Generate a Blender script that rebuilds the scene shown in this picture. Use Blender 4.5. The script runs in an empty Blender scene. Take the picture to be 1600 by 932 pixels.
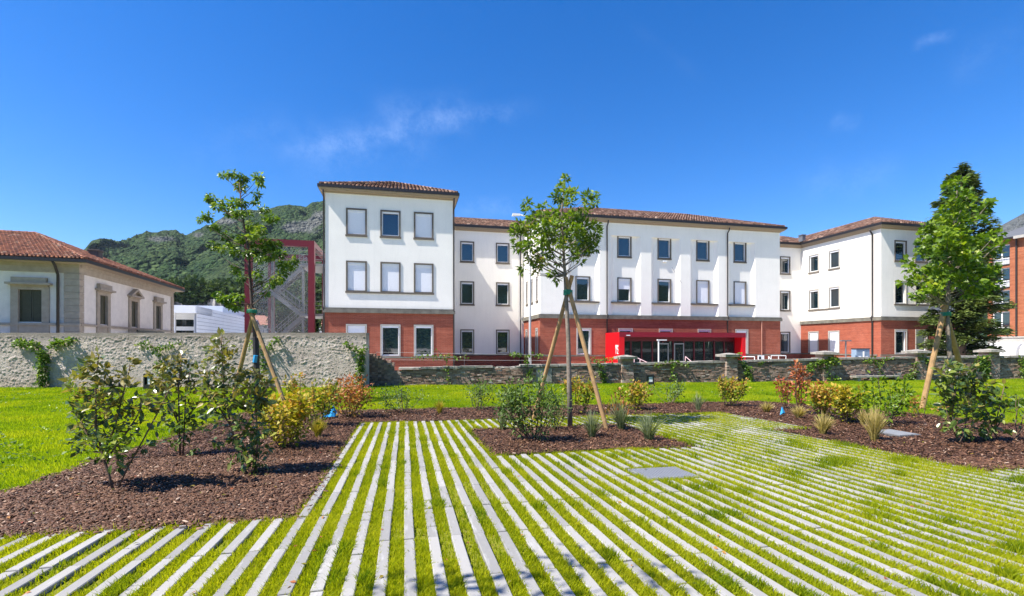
import bpy, math, random
import numpy as np
from mathutils import Vector, Matrix
rad = math.radians
sc = bpy.context.scene
col_ = sc.collection
rnd = random.Random(7)
rng = np.random.default_rng(11)

# ------------------------------------------------------------------ camera, light, sky
TH = rad(12.55)                       # the camera is turned this far from the axis of the paving and buildings
SN, CS = math.sin(TH), math.cos(TH)
FW = np.array([SN, CS, 0.0]); RT = np.array([CS, -SN, 0.0])
CAMZ = 1.6
cam_d = bpy.data.cameras.new('camera'); cam = bpy.data.objects.new('camera', cam_d); col_.objects.link(cam)
cam.location = (0, 0, CAMZ); cam.rotation_euler = (rad(90), 0, -TH)
cam_d.lens = 16.875; cam_d.sensor_width = 36; cam_d.shift_y = 0.0469; cam_d.clip_end = 12000; cam_d.clip_start = 0.05
sc.camera = cam
LD = Vector((0.69, 0.165, -1.0)).normalized()      # the way sunlight travels
sun_d = bpy.data.lights.new('sun', 'SUN'); sun_d.energy = 4.7; sun_d.angle = rad(0.5); sun_d.color = (1.0, 0.94, 0.85)
sun = bpy.data.objects.new('sun', sun_d); col_.objects.link(sun)
sun.rotation_euler = LD.to_track_quat('-Z', 'Y').to_euler()
world = bpy.data.worlds.new('World'); sc.world = world; world.use_nodes = True
wt = world.node_tree; wn = wt.nodes; wl = wt.links
wbg = wn['Background']
sky = wn.new('ShaderNodeTexSky'); sky.sky_type = 'NISHITA'; sky.sun_disc = False
sky.sun_elevation = math.asin(-LD.z); sky.sun_rotation = math.atan2(-LD.x, -LD.y) % (2 * math.pi)
sky.altitude = 300; sky.air_density = 1.0; sky.dust_density = 0.6; sky.ozone_density = 3.0
hsv = wn.new('ShaderNodeHueSaturation'); hsv.inputs['Saturation'].default_value = 1.42; hsv.inputs['Value'].default_value = 1.0
hsv.inputs['Hue'].default_value = 0.504
wl.new(sky.outputs[0], hsv.inputs['Color'])
tcw = wn.new('ShaderNodeTexCoord')
def pdir(px, py):
    v = FW + RT * ((px - 800) / 750) + np.array([0, 0, 1]) * ((541 - py) / 750)
    return tuple(v / np.linalg.norm(v))
flt = wn.new('ShaderNodeMix'); flt.data_type = 'RGBA'; flt.blend_type = 'MULTIPLY'; flt.inputs[0].default_value = 1.0
wl.new(hsv.outputs[0], flt.inputs[6]); flt.inputs[7].default_value = (0.56, 0.63, 0.735, 1)     # polarising filter on the whole sky
last = flt.outputs[2]
def vmath(op, a, b=None):
    m = wn.new('ShaderNodeVectorMath'); m.operation = op; wl.new(a, m.inputs[0])
    if b is not None: m.inputs[1].default_value = b
    return m.outputs['Value'] if op in ('DOT_PRODUCT', 'DISTANCE') else m.outputs[0]
def wmath(op, a, b=0.0, clamp=False):
    m = wn.new('ShaderNodeMath'); m.operation = op; m.use_clamp = clamp
    for i, q in enumerate((a, b)):
        if isinstance(q, (int, float)): m.inputs[i].default_value = q
        else: wl.new(q, m.inputs[i])
    return m.outputs[0]
def wrange(f, a, b, c=0.0, d=1.0):
    m = wn.new('ShaderNodeMapRange'); m.interpolation_type = 'SMOOTHSTEP'; wl.new(f, m.inputs[0])
    for i, q in enumerate((a, b, c, d)): m.inputs[i + 1].default_value = q
    return m.outputs[0]
def streak(pa, pb, width, rough, scale):
    """a thin trail of ice cloud between two directions of the sky"""
    a, b = Vector(pdir(*pa)), Vector(pdir(*pb)); n = a.cross(b).normalized(); ax = (b - a).normalized(); L = (b - a).length
    nz = wn.new('ShaderNodeTexNoise'); nz.inputs['Scale'].default_value = scale; nz.inputs['Detail'].default_value = 8; nz.inputs['Roughness'].default_value = 0.6
    wl.new(tcw.outputs['Generated'], nz.inputs['Vector'])
    d = wmath('ADD', vmath('DOT_PRODUCT', tcw.outputs['Generated'], n), wmath('MULTIPLY', wmath('SUBTRACT', nz.outputs['Fac'], 0.5), rough))
    s_ = wmath('SUBTRACT', vmath('DOT_PRODUCT', tcw.outputs['Generated'], ax), a.dot(ax))
    m = wmath('MULTIPLY', wrange(wmath('ABSOLUTE', d), width, 0.0), wmath('MULTIPLY', wrange(s_, 0, L * .3), wrange(s_, L, L * .75)))
    n2 = wn.new('ShaderNodeTexNoise'); n2.inputs['Scale'].default_value = scale * 2.2; n2.inputs['Detail'].default_value = 9; n2.inputs['Roughness'].default_value = 0.8
    wl.new(tcw.outputs['Generated'], n2.inputs['Vector'])
    return wmath('MULTIPLY', m, wrange(n2.outputs['Fac'], 0.36, 0.66))
def over(f, strength):
    global last
    mx = wn.new('ShaderNodeMix'); mx.data_type = 'RGBA'; wl.new(wmath('MULTIPLY', f, strength, True), mx.inputs[0]); wl.new(last, mx.inputs[6]); mx.inputs[7].default_value = (5.6, 6.6, 8.0, 1); last = mx.outputs[2]
for a, b, w, ro, scl, st in (((380, 245), (860, 170), .030, .05, 5, .34), ((430, 262), (700, 205), .075, .10, 4, .22), ((560, 170), (760, 178), .05, .08, 6, .20), ((545, 262), (600, 190), .022, .04, 7, .16),
        ((960, 20), (1110, 130), .016, .03, 6, .04), ((1420, 78), (1500, 55), .012, .03, 12, .2), ((1290, 190), (1345, 200), .02, .04, 9, .14), ((1230, 300), (1430, 268), .05, .06, 5, .14), ((1470, 110), (1620, 60), .04, .05, 5, .12), ((700, 330), (820, 318), .03, .03, 6, .2), ((250, 250), (480, 200), .06, .1, 4, .10)):
    over(streak(a, b, w, ro, scl), st * 0.24)
wl.new(last, wbg.inputs['Color']); wbg.inputs['Strength'].default_value = 0.13
sc.view_settings.view_transform = 'Standard'; sc.view_settings.look = 'None'; sc.view_settings.gamma = 1; sc.view_settings.exposure = 1.2
sc.view_settings.use_curve_mapping = False
sc.cycles.max_bounces = 8; sc.cycles.transparent_max_bounces = 12

# ------------------------------------------------------------------ places
Z3 = np.array([0, 0, 1.0])
def P(px, py, t):
    """the point seen at a pixel of the photograph at depth t (metres along the view axis)"""
    return FW * t + RT * ((px - 800) / 750 * t) + Z3 * (CAMZ + (541 - py) / 750 * t)
def depth(x, y): return x * SN + y * CS
def gz(x, y):
    t = depth(x, y)
    return -0.0253 * np.clip(t, -10, 20)
def tground(py):
    t = CAMZ * 750 / (py - 560)
    return t if t <= 20 else (CAMZ + 0.506) * 750 / (py - 541)
def G(px, py):
    p = P(px, py, tground(py)); p[2] = gz(p[0], p[1]); return p

# ------------------------------------------------------------------ noise
_tab = np.random.default_rng(3).random((256, 256))
def vn(x, y, s=0):
    x = np.asarray(x, float) + s * 17.13; y = np.asarray(y, float) + s * 31.7
    xi = np.floor(x).astype(int); yi = np.floor(y).astype(int); fx = x - xi; fy = y - yi
    fx = fx * fx * (3 - 2 * fx); fy = fy * fy * (3 - 2 * fy)
    a = _tab[xi & 255, yi & 255]; b = _tab[(xi + 1) & 255, yi & 255]; c = _tab[xi & 255, (yi + 1) & 255]; d = _tab[(xi + 1) & 255, (yi + 1) & 255]
    return (a * (1 - fx) + b * fx) * (1 - fy) + (c * (1 - fx) + d * fx) * fy
def fbm(x, y, o=4, s=0):
    r = 0; a = 0.5
    for i in range(o):
        r = r + a * vn(np.asarray(x) * 2 ** i, np.asarray(y) * 2 ** i, s + i); a *= 0.5
    return r

# ------------------------------------------------------------------ objects
def props(o, label=None, cat=None, group=None, kind=None):
    if label: o['label'] = label
    if cat: o['category'] = cat
    if group: o['group'] = group
    if kind: o['kind'] = kind
    return o
def thing(name, label, cat, loc=(0, 0, 0), rotz=0.0, group=None):
    o = bpy.data.objects.new(name, None); col_.objects.link(o)
    o.empty_display_size = 0.2
    o.location = tuple(float(v) for v in loc); o.rotation_euler = (0, 0, rotz)
    return props(o, label, cat, group)
def link(name, me, mat=None, parent=None, label=None, kind=None):
    if mat is not None and not me.materials: me.materials.append(mat)
    o = bpy.data.objects.new(name, me); col_.objects.link(o)
    if parent is not None: o.parent = parent
    return props(o, label, None, None, kind)
def np_mesh(name, V, F, mat=None, parent=None, col=None, smooth=False, kind=None, off=None, label=None):
    V = np.asarray(V, np.float32); F = np.asarray(F, np.int32)
    if off is not None: V = V - np.asarray(off, np.float32)
    me = bpy.data.meshes.new(name); me.vertices.add(len(V)); me.vertices.foreach_set('co', np.ascontiguousarray(V).ravel())
    n, k = F.shape
    me.loops.add(n * k); me.loops.foreach_set('vertex_index', np.ascontiguousarray(F).ravel())
    me.polygons.add(n); me.polygons.foreach_set('loop_start', np.arange(0, n * k, k, dtype=np.int32))
    if smooth: me.polygons.foreach_set('use_smooth', np.ones(n, bool))
    if col is not None:
        a = me.attributes.new('col', 'FLOAT', 'POINT'); a.data.foreach_set('value', np.asarray(col, np.float32))
    me.update(calc_edges=True)
    return link(name, me, mat, parent, label, kind)
class MB:
    """collects boxes, tubes and faces for ONE mesh object"""
    def __init__(s): s.v = []; s.f = []; s.c = []
    def add(s, v, f, c=0.5):
        b = len(s.v); s.v += [tuple(float(q) for q in p) for p in v]; s.f += [tuple(b + i for i in q) for q in f]; s.c += [c] * len(v)
    def box(s, x0, x1, y0, y1, z0, z1, c=0.5):
        s.add([(x0, y0, z0), (x1, y0, z0), (x1, y1, z0), (x0, y1, z0), (x0, y0, z1), (x1, y0, z1), (x1, y1, z1), (x0, y1, z1)],
              [(0, 3, 2, 1), (4, 5, 6, 7), (0, 1, 5, 4), (1, 2, 6, 5), (2, 3, 7, 6), (3, 0, 4, 7)], c)
    def fbox(s, fr, u0, u1, z0, z1, d0, d1, c=0.5):
        O, U, N = fr
        q = lambda u, z, d: (O[0] + U[0] * u + N[0] * d, O[1] + U[1] * u + N[1] * d, z)
        s.add([q(u0, z0, d1), q(u1, z0, d1), q(u1, z0, d0), q(u0, z0, d0), q(u0, z1, d1), q(u1, z1, d1), q(u1, z1, d0), q(u0, z1, d0)],
              [(0, 3, 2, 1), (4, 5, 6, 7), (0, 1, 5, 4), (1, 2, 6, 5), (2, 3, 7, 6), (3, 0, 4, 7)], c)
    def beam(s, a, b, w, h, c=0.5):
        a = Vector(a); b = Vector(b); d = (b - a).normalized()
        up = Vector((0, 0, 1)) if abs(d.z) < 0.95 else Vector((1, 0, 0))
        r = d.cross(up).normalized() * (w / 2); u = r.normalized().cross(d).normalized() * (h / 2)
        s.add([a - r - u, a + r - u, a + r + u, a - r + u, b - r - u, b + r - u, b + r + u, b - r + u],
              [(0, 1, 2, 3), (7, 6, 5, 4), (0, 4, 5, 1), (1, 5, 6, 2), (2, 6, 7, 3), (3, 7, 4, 0)], c)
    def tube(s, pts, rs, n=6, c=0.5, cap=True):
        pts = [Vector(tuple(float(q) for q in p)) for p in pts]
        if not hasattr(rs, '__len__'): rs = [rs] * len(pts)
        V = []; m = len(pts)
        for i, p in enumerate(pts):
            d = (pts[min(i + 1, m - 1)] - pts[max(i - 1, 0)])
            d = d.normalized() if d.length > 1e-9 else Vector((0, 0, 1))
            a = d.cross(Vector((0.31, 0.95, 0.05)))
            if a.length < 0.1: a = d.cross(Vector((1, 0, 0)))
            a.normalize(); b = d.cross(a)
            for k in range(n):
                w = 2 * math.pi * k / n
                V.append(p + (a * math.cos(w) + b * math.sin(w)) * rs[i])
        F = []
        for i in range(m - 1):
            for k in range(n):
                F.append((i * n + k, i * n + (k + 1) % n, (i + 1) * n + (k + 1) % n, (i + 1) * n + k))
        if cap:
            F.append(tuple(range(n - 1, -1, -1))); F.append(tuple((m - 1) * n + k for k in range(n)))
        s.add(V, F, c)
    def build(s, name, mat, parent=None, off=None, smooth=False, kind=None, label=None):
        me = bpy.data.meshes.new(name)
        v = s.v if off is None else [(p[0] - off[0], p[1] - off[1], p[2] - off[2]) for p in s.v]
        me.from_pydata(v, [], s.f); me.update()
        a = me.attributes.new('col', 'FLOAT', 'POINT'); a.data.foreach_set('value', np.asarray(s.c, np.float32))
        if smooth: me.polygons.foreach_set('use_smooth', np.ones(len(me.polygons), bool))
        return link(name, me, mat, parent, label, kind)

# ------------------------------------------------------------------ materials
def lin(c): return tuple(c) + (1,)
class Mat:
    def __init__(s, name):
        s.m = bpy.data.materials.new(name); s.m.use_nodes = True; s.t = s.m.node_tree; s.n = s.t.nodes; s.b = s.n['Principled BSDF']
        s.out = s.n['Material Output']
    def L(s, a, b): s.t.links.new(a, b)
    def pos(s): return s.n.new('ShaderNodeNewGeometry').outputs['Position']
    def obj(s): return s.n.new('ShaderNodeTexCoord').outputs['Object']
    def attr(s, name='col'):
        a = s.n.new('ShaderNodeAttribute'); a.attribute_name = name; return a.outputs['Fac']
    def orand(s): return s.n.new('ShaderNodeObjectInfo').outputs['Random']
    def mapping(s, v, scale=(1, 1, 1), rot=(0, 0, 0)):
        m = s.n.new('ShaderNodeMapping'); m.inputs['Scale'].default_value = scale; m.inputs['Rotation'].default_value = rot; s.L(v, m.inputs[0]); return m.outputs[0]
    def noise(s, v, scale, detail=4, rough=0.55, dist=0.0):
        a = s.n.new('ShaderNodeTexNoise'); a.inputs['Scale'].default_value = scale; a.inputs['Detail'].default_value = detail
        a.inputs['Roughness'].default_value = rough; a.inputs['Distortion'].default_value = dist; s.L(v, a.inputs['Vector']); return a.outputs['Fac']
    def voro(s, v, scale, out='Distance'):
        a = s.n.new('ShaderNodeTexVoronoi'); a.inputs['Scale'].default_value = scale; s.L(v, a.inputs['Vector']); return a.outputs[out]
    def ramp(s, f, stops):
        r = s.n.new('ShaderNodeValToRGB'); e = r.color_ramp.elements
        while len(e) < len(stops): e.new(0.5)
        for i, (p, c) in enumerate(stops): e[i].position = p; e[i].color = lin(c)
        s.L(f, r.inputs[0]); return r.outputs[0]
    def mix(s, f, a, b, mode='MIX'):
        m = s.n.new('ShaderNodeMix'); m.data_type = 'RGBA'; m.blend_type = mode
        if isinstance(f, (int, float)): m.inputs[0].default_value = f
        else: s.L(f, m.inputs[0])
        for i, q in ((6, a), (7, b)):
            if isinstance(q, tuple): m.inputs[i].default_value = lin(q)
            else: s.L(q, m.inputs[i])
        return m.outputs[2]
    def math(s, op, a, b=0.0, clamp=False):
        m = s.n.new('ShaderNodeMath'); m.operation = op; m.use_clamp = clamp
        for i, q in enumerate((a, b)):
            if isinstance(q, (int, float)): m.inputs[i].default_value = q
            else: s.L(q, m.inputs[i])
        return m.outputs[0]
    def maprange(s, f, a, b, c=0.0, d=1.0):
        m = s.n.new('ShaderNodeMapRange'); s.L(f, m.inputs[0])
        for i, q in enumerate((a, b, c, d)): m.inputs[i + 1].default_value = q
        return m.outputs[0]
    def color(s, c):
        if isinstance(c, tuple): s.b.inputs['Base Color'].default_value = lin(c)
        else: s.L(c, s.b.inputs['Base Color'])
        return s
    def set(s, rough=None, spec=None, metal=None, ior=None):
        if rough is not None: s.b.inputs['Roughness'].default_value = rough
        if spec is not None: s.b.inputs['Specular IOR Level'].default_value = spec
        if metal is not None: s.b.inputs['Metallic'].default_value = metal
        if ior is not None: s.b.inputs['IOR'].default_value = ior
        return s
    def bump(s, h, strength=0.3, dist=0.02):
        b = s.n.new('ShaderNodeBump'); b.inputs['Strength'].default_value = strength; b.inputs['Distance'].default_value = dist
        s.L(h, b.inputs['Height']); s.L(b.outputs[0], s.b.inputs['Normal']); return s
    def translucent(s, colour, amount):
        t = s.n.new('ShaderNodeBsdfTranslucent'); mx = s.n.new('ShaderNodeMixShader'); mx.inputs[0].default_value = amount
        if isinstance(colour, tuple): t.inputs[0].default_value = lin(colour)
        else: s.L(colour, t.inputs[0])
        s.L(s.b.outputs[0], mx.inputs[1]); s.L(t.outputs[0], mx.inputs[2]); s.L(mx.outputs[0], s.out.inputs[0]); return s
def plain(name, c, rough=0.6, var=0.12, scale=6.0, bump=0.0, metal=0.0, spec=0.4):
    a = Mat(name); p = a.pos(); f = a.noise(p, scale, 5, 0.6)
    d = tuple(v * (1 - var) for v in c); e = tuple(min(1, v * (1 + var)) for v in c)
    a.color(a.ramp(f, [(0.3, d), (0.7, e)])).set(rough, spec, metal)
    if bump: a.bump(a.noise(p, scale * 8, 4, 0.6), bump, 0.01)
    return a.m
def leafmat(name, stops, rough=0.45, spec=0.4, trans=0.35, objrand=False, tint=1.5):
    a = Mat(name); f = a.orand() if objrand else a.attr()
    c = a.ramp(f, stops); a.color(c).set(rough, spec)
    t = a.mix(1.0, c, (tint, tint * 1.05, tint * 0.45), 'MULTIPLY')
    a.translucent(t, trans); return a.m

def m_plaster():
    a = Mat('white_plaster'); p = a.pos()
    f = a.noise(p, 0.9, 6, 0.62); g = a.noise(a.mapping(p, (3, 3, 0.35)), 1.2, 4, 0.6)
    c = a.ramp(f, [(0.25, (0.83, 0.795, 0.735)), (0.75, (0.89, 0.855, 0.79))])
    c = a.mix(a.maprange(g, 0.5, 0.85, 0, 0.22), c, (0.58, 0.57, 0.535))
    a.color(c).set(0.85, 0.2).bump(a.noise(p, 14, 6, 0.7), 0.25, 0.012); return a.m
def m_facebrick(name, c1, c2, mortar, bw=0.25, bh=0.065):
    a = Mat(name); p = a.pos(); sx = a.n.new('ShaderNodeSeparateXYZ'); a.L(p, sx.inputs[0])
    u = a.math('ADD', sx.outputs[0], sx.outputs[1]); cb = a.n.new('ShaderNodeCombineXYZ'); a.L(u, cb.inputs[0]); a.L(sx.outputs[2], cb.inputs[1])
    b = a.n.new('ShaderNodeTexBrick'); b.inputs['Scale'].default_value = 1; b.inputs['Brick Width'].default_value = bw; b.inputs['Row Height'].default_value = bh
    b.inputs['Mortar Size'].default_value = 0.006; b.inputs['Color1'].default_value = lin(c1); b.inputs['Color2'].default_value = lin(c2); b.inputs['Mortar'].default_value = lin(mortar)
    a.L(cb.outputs[0], b.inputs['Vector'])
    c = a.mix(a.maprange(a.noise(p, 1.3, 6, 0.65), 0.3, 0.75), b.outputs['Color'], tuple(v * 0.62 for v in c1)); 
    rowv = a.noise(a.mapping(cb.outputs[0], (0.25, 7.0, 1)), 1.0, 6, 0.8)
    c2_ = a.mix(a.maprange(rowv, 0.42, 0.68, 0, 0.6), a.mix(0.7, b.outputs['Color'], c), tuple(v * 0.5 for v in c2))
    a.color(c2_).set(0.8, 0.25).bump(b.outputs['Fac'], 0.3, -0.008); return a.m
def m_glass():
    a = Mat('window_glass'); p = a.pos()
    a.color(a.ramp(a.noise(p, 0.8, 3), [(0.3, (0.003, 0.008, 0.012)), (0.7, (0.010, 0.028, 0.038))])).set(0.02, 0.5, 0.0, 2.05)
    a.bump(a.noise(p, 0.9, 2), 0.02, 0.05); return a.m
def m_clear():
    a = Mat('clear_glass'); a.color((0.02, 0.035, 0.035)).set(0.02, 0.5, 0, 1.6)
    t = a.n.new('ShaderNodeBsdfTransparent'); t.inputs[0].default_value = (0.72, 0.8, 0.78, 1)
    mx = a.n.new('ShaderNodeMixShader'); mx.inputs[0].default_value = 0.45
    a.L(t.outputs[0], mx.inputs[1]); a.L(a.b.outputs[0], mx.inputs[2]); a.L(mx.outputs[0], a.out.inputs[0]); return a.m
def m_mesh():
    a = Mat('wire_mesh'); a.color((0.3, 0.31, 0.32)).set(0.5, 0.4, 0.3)
    t = a.n.new('ShaderNodeBsdfTransparent'); mx = a.n.new('ShaderNodeMixShader'); mx.inputs[0].default_value = 0.12
    a.L(t.outputs[0], mx.inputs[1]); a.L(a.b.outputs[0], mx.inputs[2]); a.L(mx.outputs[0], a.out.inputs[0]); return a.m
def m_tiles(name, stops):
    a = Mat(name); p = a.pos(); c = a.ramp(a.attr(), stops)
    c = a.mix(a.maprange(a.noise(p, 2.2, 5, 0.65), 0.45, 0.8, 0, 0.55), c, (0.10, 0.075, 0.06))
    a.color(c).set(0.8, 0.25).bump(a.noise(p, 40, 3), 0.2, 0.01); return a.m
def m_paver():
    a = Mat('granite_paver'); p = a.pos(); sx = a.n.new('ShaderNodeSeparateXYZ'); a.L(p, sx.inputs[0])
    cb = a.n.new('ShaderNodeCombineXYZ')
    a.L(a.math('FLOOR', a.math('DIVIDE', a.math('ADD', sx.outputs[0], 0.067), 0.206)), cb.inputs[0])
    a.L(a.math('FLOOR', a.math('DIVIDE', a.math('SUBTRACT', sx.outputs[1], 5.11), 0.83)), cb.inputs[1])
    w = a.n.new('ShaderNodeTexWhiteNoise'); w.noise_dimensions = '3D'; a.L(cb.outputs[0], w.inputs['Vector'])
    base = a.ramp(w.outputs['Value'], [(0.0, (0.215, 0.207, 0.193)), (0.5, (0.28, 0.269, 0.25)), (1.0, (0.35, 0.335, 0.31))])
    f = a.noise(p, 260, 3, 0.7); g = a.noise(p, 7, 6, 0.7); st = a.noise(a.mapping(p, (20, 3, 20)), 1, 5, 0.7)
    c = a.mix(a.maprange(f, 0.35, 0.7, 0, 0.5), base, (0.22, 0.225, 0.24))
    c = a.mix(a.maprange(g, 0.5, 0.8, 0, 0.45), c, (0.30, 0.30, 0.27)); c = a.mix(a.maprange(st, 0.55, 0.8, 0, 0.35), c, (0.62, 0.62, 0.61))
    a.color(c).set(0.75, 0.3).bump(a.noise(p, 120, 5, 0.7), 0.45, 0.004); return a.m
def m_lawn():
    a = Mat('lawn_soil'); p = a.pos()
    c = a.ramp(a.noise(p, 1.1, 6, 0.65), [(0.3, (0.09, 0.15, 0.008)), (0.55, (0.17, 0.24, 0.01)), (0.75, (0.26, 0.30, 0.02))])
    c = a.mix(a.maprange(a.noise(p, 9, 5, 0.7), 0.5, 0.8, 0, 0.5), c, (0.05, 0.09, 0.01))
    a.color(c).set(0.9, 0.1).bump(a.noise(p, 45, 5, 0.75), 0.8, 0.04); return a.m
def m_soil():
    a = Mat('joint_soil'); p = a.pos()
    c = a.ramp(a.noise(p, 14, 6, 0.7), [(0.3, (0.14, 0.17, 0.012)), (0.55, (0.20, 0.21, 0.02)), (0.75, (0.20, 0.14, 0.06))])
    a.color(c).set(0.95, 0.1).bump(a.noise(p, 80, 5, 0.7), 0.8, 0.02); return a.m
def m_grass(name, lo, mid, hi):
    a = Mat(name); p = a.pos()
    f = a.math('ADD', a.math('MULTIPLY', a.attr(), 0.65), a.maprange(a.noise(p, 0.8, 5, 0.6), 0.3, 0.7, 0, 0.35))
    c = a.ramp(f, [(0.08, lo), (0.5, mid), (0.92, hi)]); a.color(c).set(0.5, 0.25)
    a.translucent(a.mix(1.0, c, (1.5, 1.45, 0.5), 'MULTIPLY'), 0.5); return a.m
def m_mulchbase():
    a = Mat('mulch_base'); p = a.pos()
    c = a.ramp(a.voro(p, 42, 'Color'), [(0.15, (0.022, 0.012, 0.008)), (0.5, (0.06, 0.032, 0.02)), (0.85, (0.13, 0.075, 0.05))])
    c = a.mix(a.maprange(a.noise(p, 60, 4, 0.7), 0.5, 0.65), c, (0.02, 0.012, 0.009))
    a.color(c).set(0.85, 0.2).bump(a.voro(p, 42), 1.0, 0.03); return a.m
def m_chip():
    a = Mat('bark_chip'); p = a.pos()
    c = a.ramp(a.attr(), [(0.0, (0.022, 0.011, 0.006)), (0.35, (0.072, 0.031, 0.015)), (0.7, (0.145, 0.068, 0.035)), (0.9, (0.26, 0.145, 0.085)), (1.0, (0.46, 0.34, 0.25))])
    c = a.mix(a.maprange(a.noise(p, 90, 4, 0.7), 0.5, 0.75, 0, 0.5), c, (0.06, 0.035, 0.025))
    a.color(c).set(0.65, 0.35); return a.m
def m_roughcast():
    a = Mat('roughcast_render'); p = a.pos(); sx = a.n.new('ShaderNodeSeparateXYZ'); a.L(p, sx.inputs[0])
    c = a.ramp(a.noise(p, 1.4, 7, 0.7), [(0.3, (0.34, 0.285, 0.25)), (0.55, (0.505, 0.435, 0.385)), (0.75, (0.65, 0.57, 0.51))])
    c = a.mix(a.maprange(a.noise(p, 9, 5, 0.7), 0.5, 0.75, 0, 0.4), c, (0.25, 0.24, 0.225))
    top = a.maprange(a.math('ADD', sx.outputs[2], a.math('MULTIPLY', a.noise(p, 2.5, 5, 0.7), 0.5)), 2.02, 2.40)
    c = a.mix(a.math('MULTIPLY', top, 0.7), c, (0.17, 0.15, 0.125))
    low = a.maprange(a.math('ADD', sx.outputs[2], a.math('MULTIPLY', a.noise(p, 0.7, 5, 0.7), 1.4)), 0.75, 0.2)
    c = a.mix(a.math('MULTIPLY', low, 0.55), c, (0.42, 0.33, 0.24))
    a.color(c).set(0.9, 0.2).bump(a.noise(p, 22, 6, 0.8), 1.0, 0.05); return a.m
def m_oldbrick():
    a = Mat('old_brick'); p = a.pos()
    c = a.ramp(a.attr(), [(0.0, (0.11, 0.07, 0.05)), (0.35, (0.25, 0.155, 0.115)), (0.65, (0.37, 0.26, 0.20)), (0.9, (0.48, 0.39, 0.33)), (1.0, (0.45, 0.43, 0.41))])
    c = a.mix(a.maprange(a.noise(p, 1.2, 6, 0.7), 0.45, 0.7, 0, 0.6), c, (0.30, 0.255, 0.215))
    c = a.mix(a.maprange(a.noise(p, 16, 5, 0.75), 0.5, 0.75, 0, 0.5), c, (0.09, 0.075, 0.065))
    a.color(c).set(0.9, 0.2).bump(a.noise(p, 45, 5, 0.7), 0.6, 0.015); return a.m
def m_forest():
    a = Mat('wooded_slope'); p = a.pos()
    v = a.voro(p, 0.22); vc = a.voro(p, 0.22, 'Color')
    c = a.ramp(vc, [(0.2, (0.017, 0.038, 0.018)), (0.5, (0.034, 0.068, 0.027)), (0.85, (0.072, 0.112, 0.043))])
    c = a.mix(a.maprange(a.noise(p, 0.012, 6, 0.65), 0.42, 0.66, 0, 0.6), c, (0.065, 0.085, 0.04))
    c = a.mix(a.attr('col'), c, a.ramp(a.noise(a.mapping(p, (1, 1, 0.45)), 0.09, 7, 0.75), [(0.35, (0.07, 0.075, 0.08)), (0.7, (0.25, 0.245, 0.24))]))
    a.color(c).set(0.95, 0.05)
    a.bump(a.math('ADD', a.math('MULTIPLY', v, -1.6), a.math('MULTIPLY', a.noise(p, 0.05, 5, 0.7), 4.0)), 1.0, 5.0); return a.m
def m_panel():
    a = Mat('diamond_plate'); p = a.mapping(a.pos(), (1, 1, 1), (0, 0, rad(45)))
    ck = a.n.new('ShaderNodeTexChecker'); ck.inputs['Scale'].default_value = 30; a.L(p, ck.inputs[0])
    ck.inputs[1].default_value = (0.17, 0.18, 0.2, 1); ck.inputs[2].default_value = (0.3, 0.31, 0.335, 1)
    a.color(ck.outputs[0]).set(0.5, 0.5, 0.3); return a.m

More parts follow.
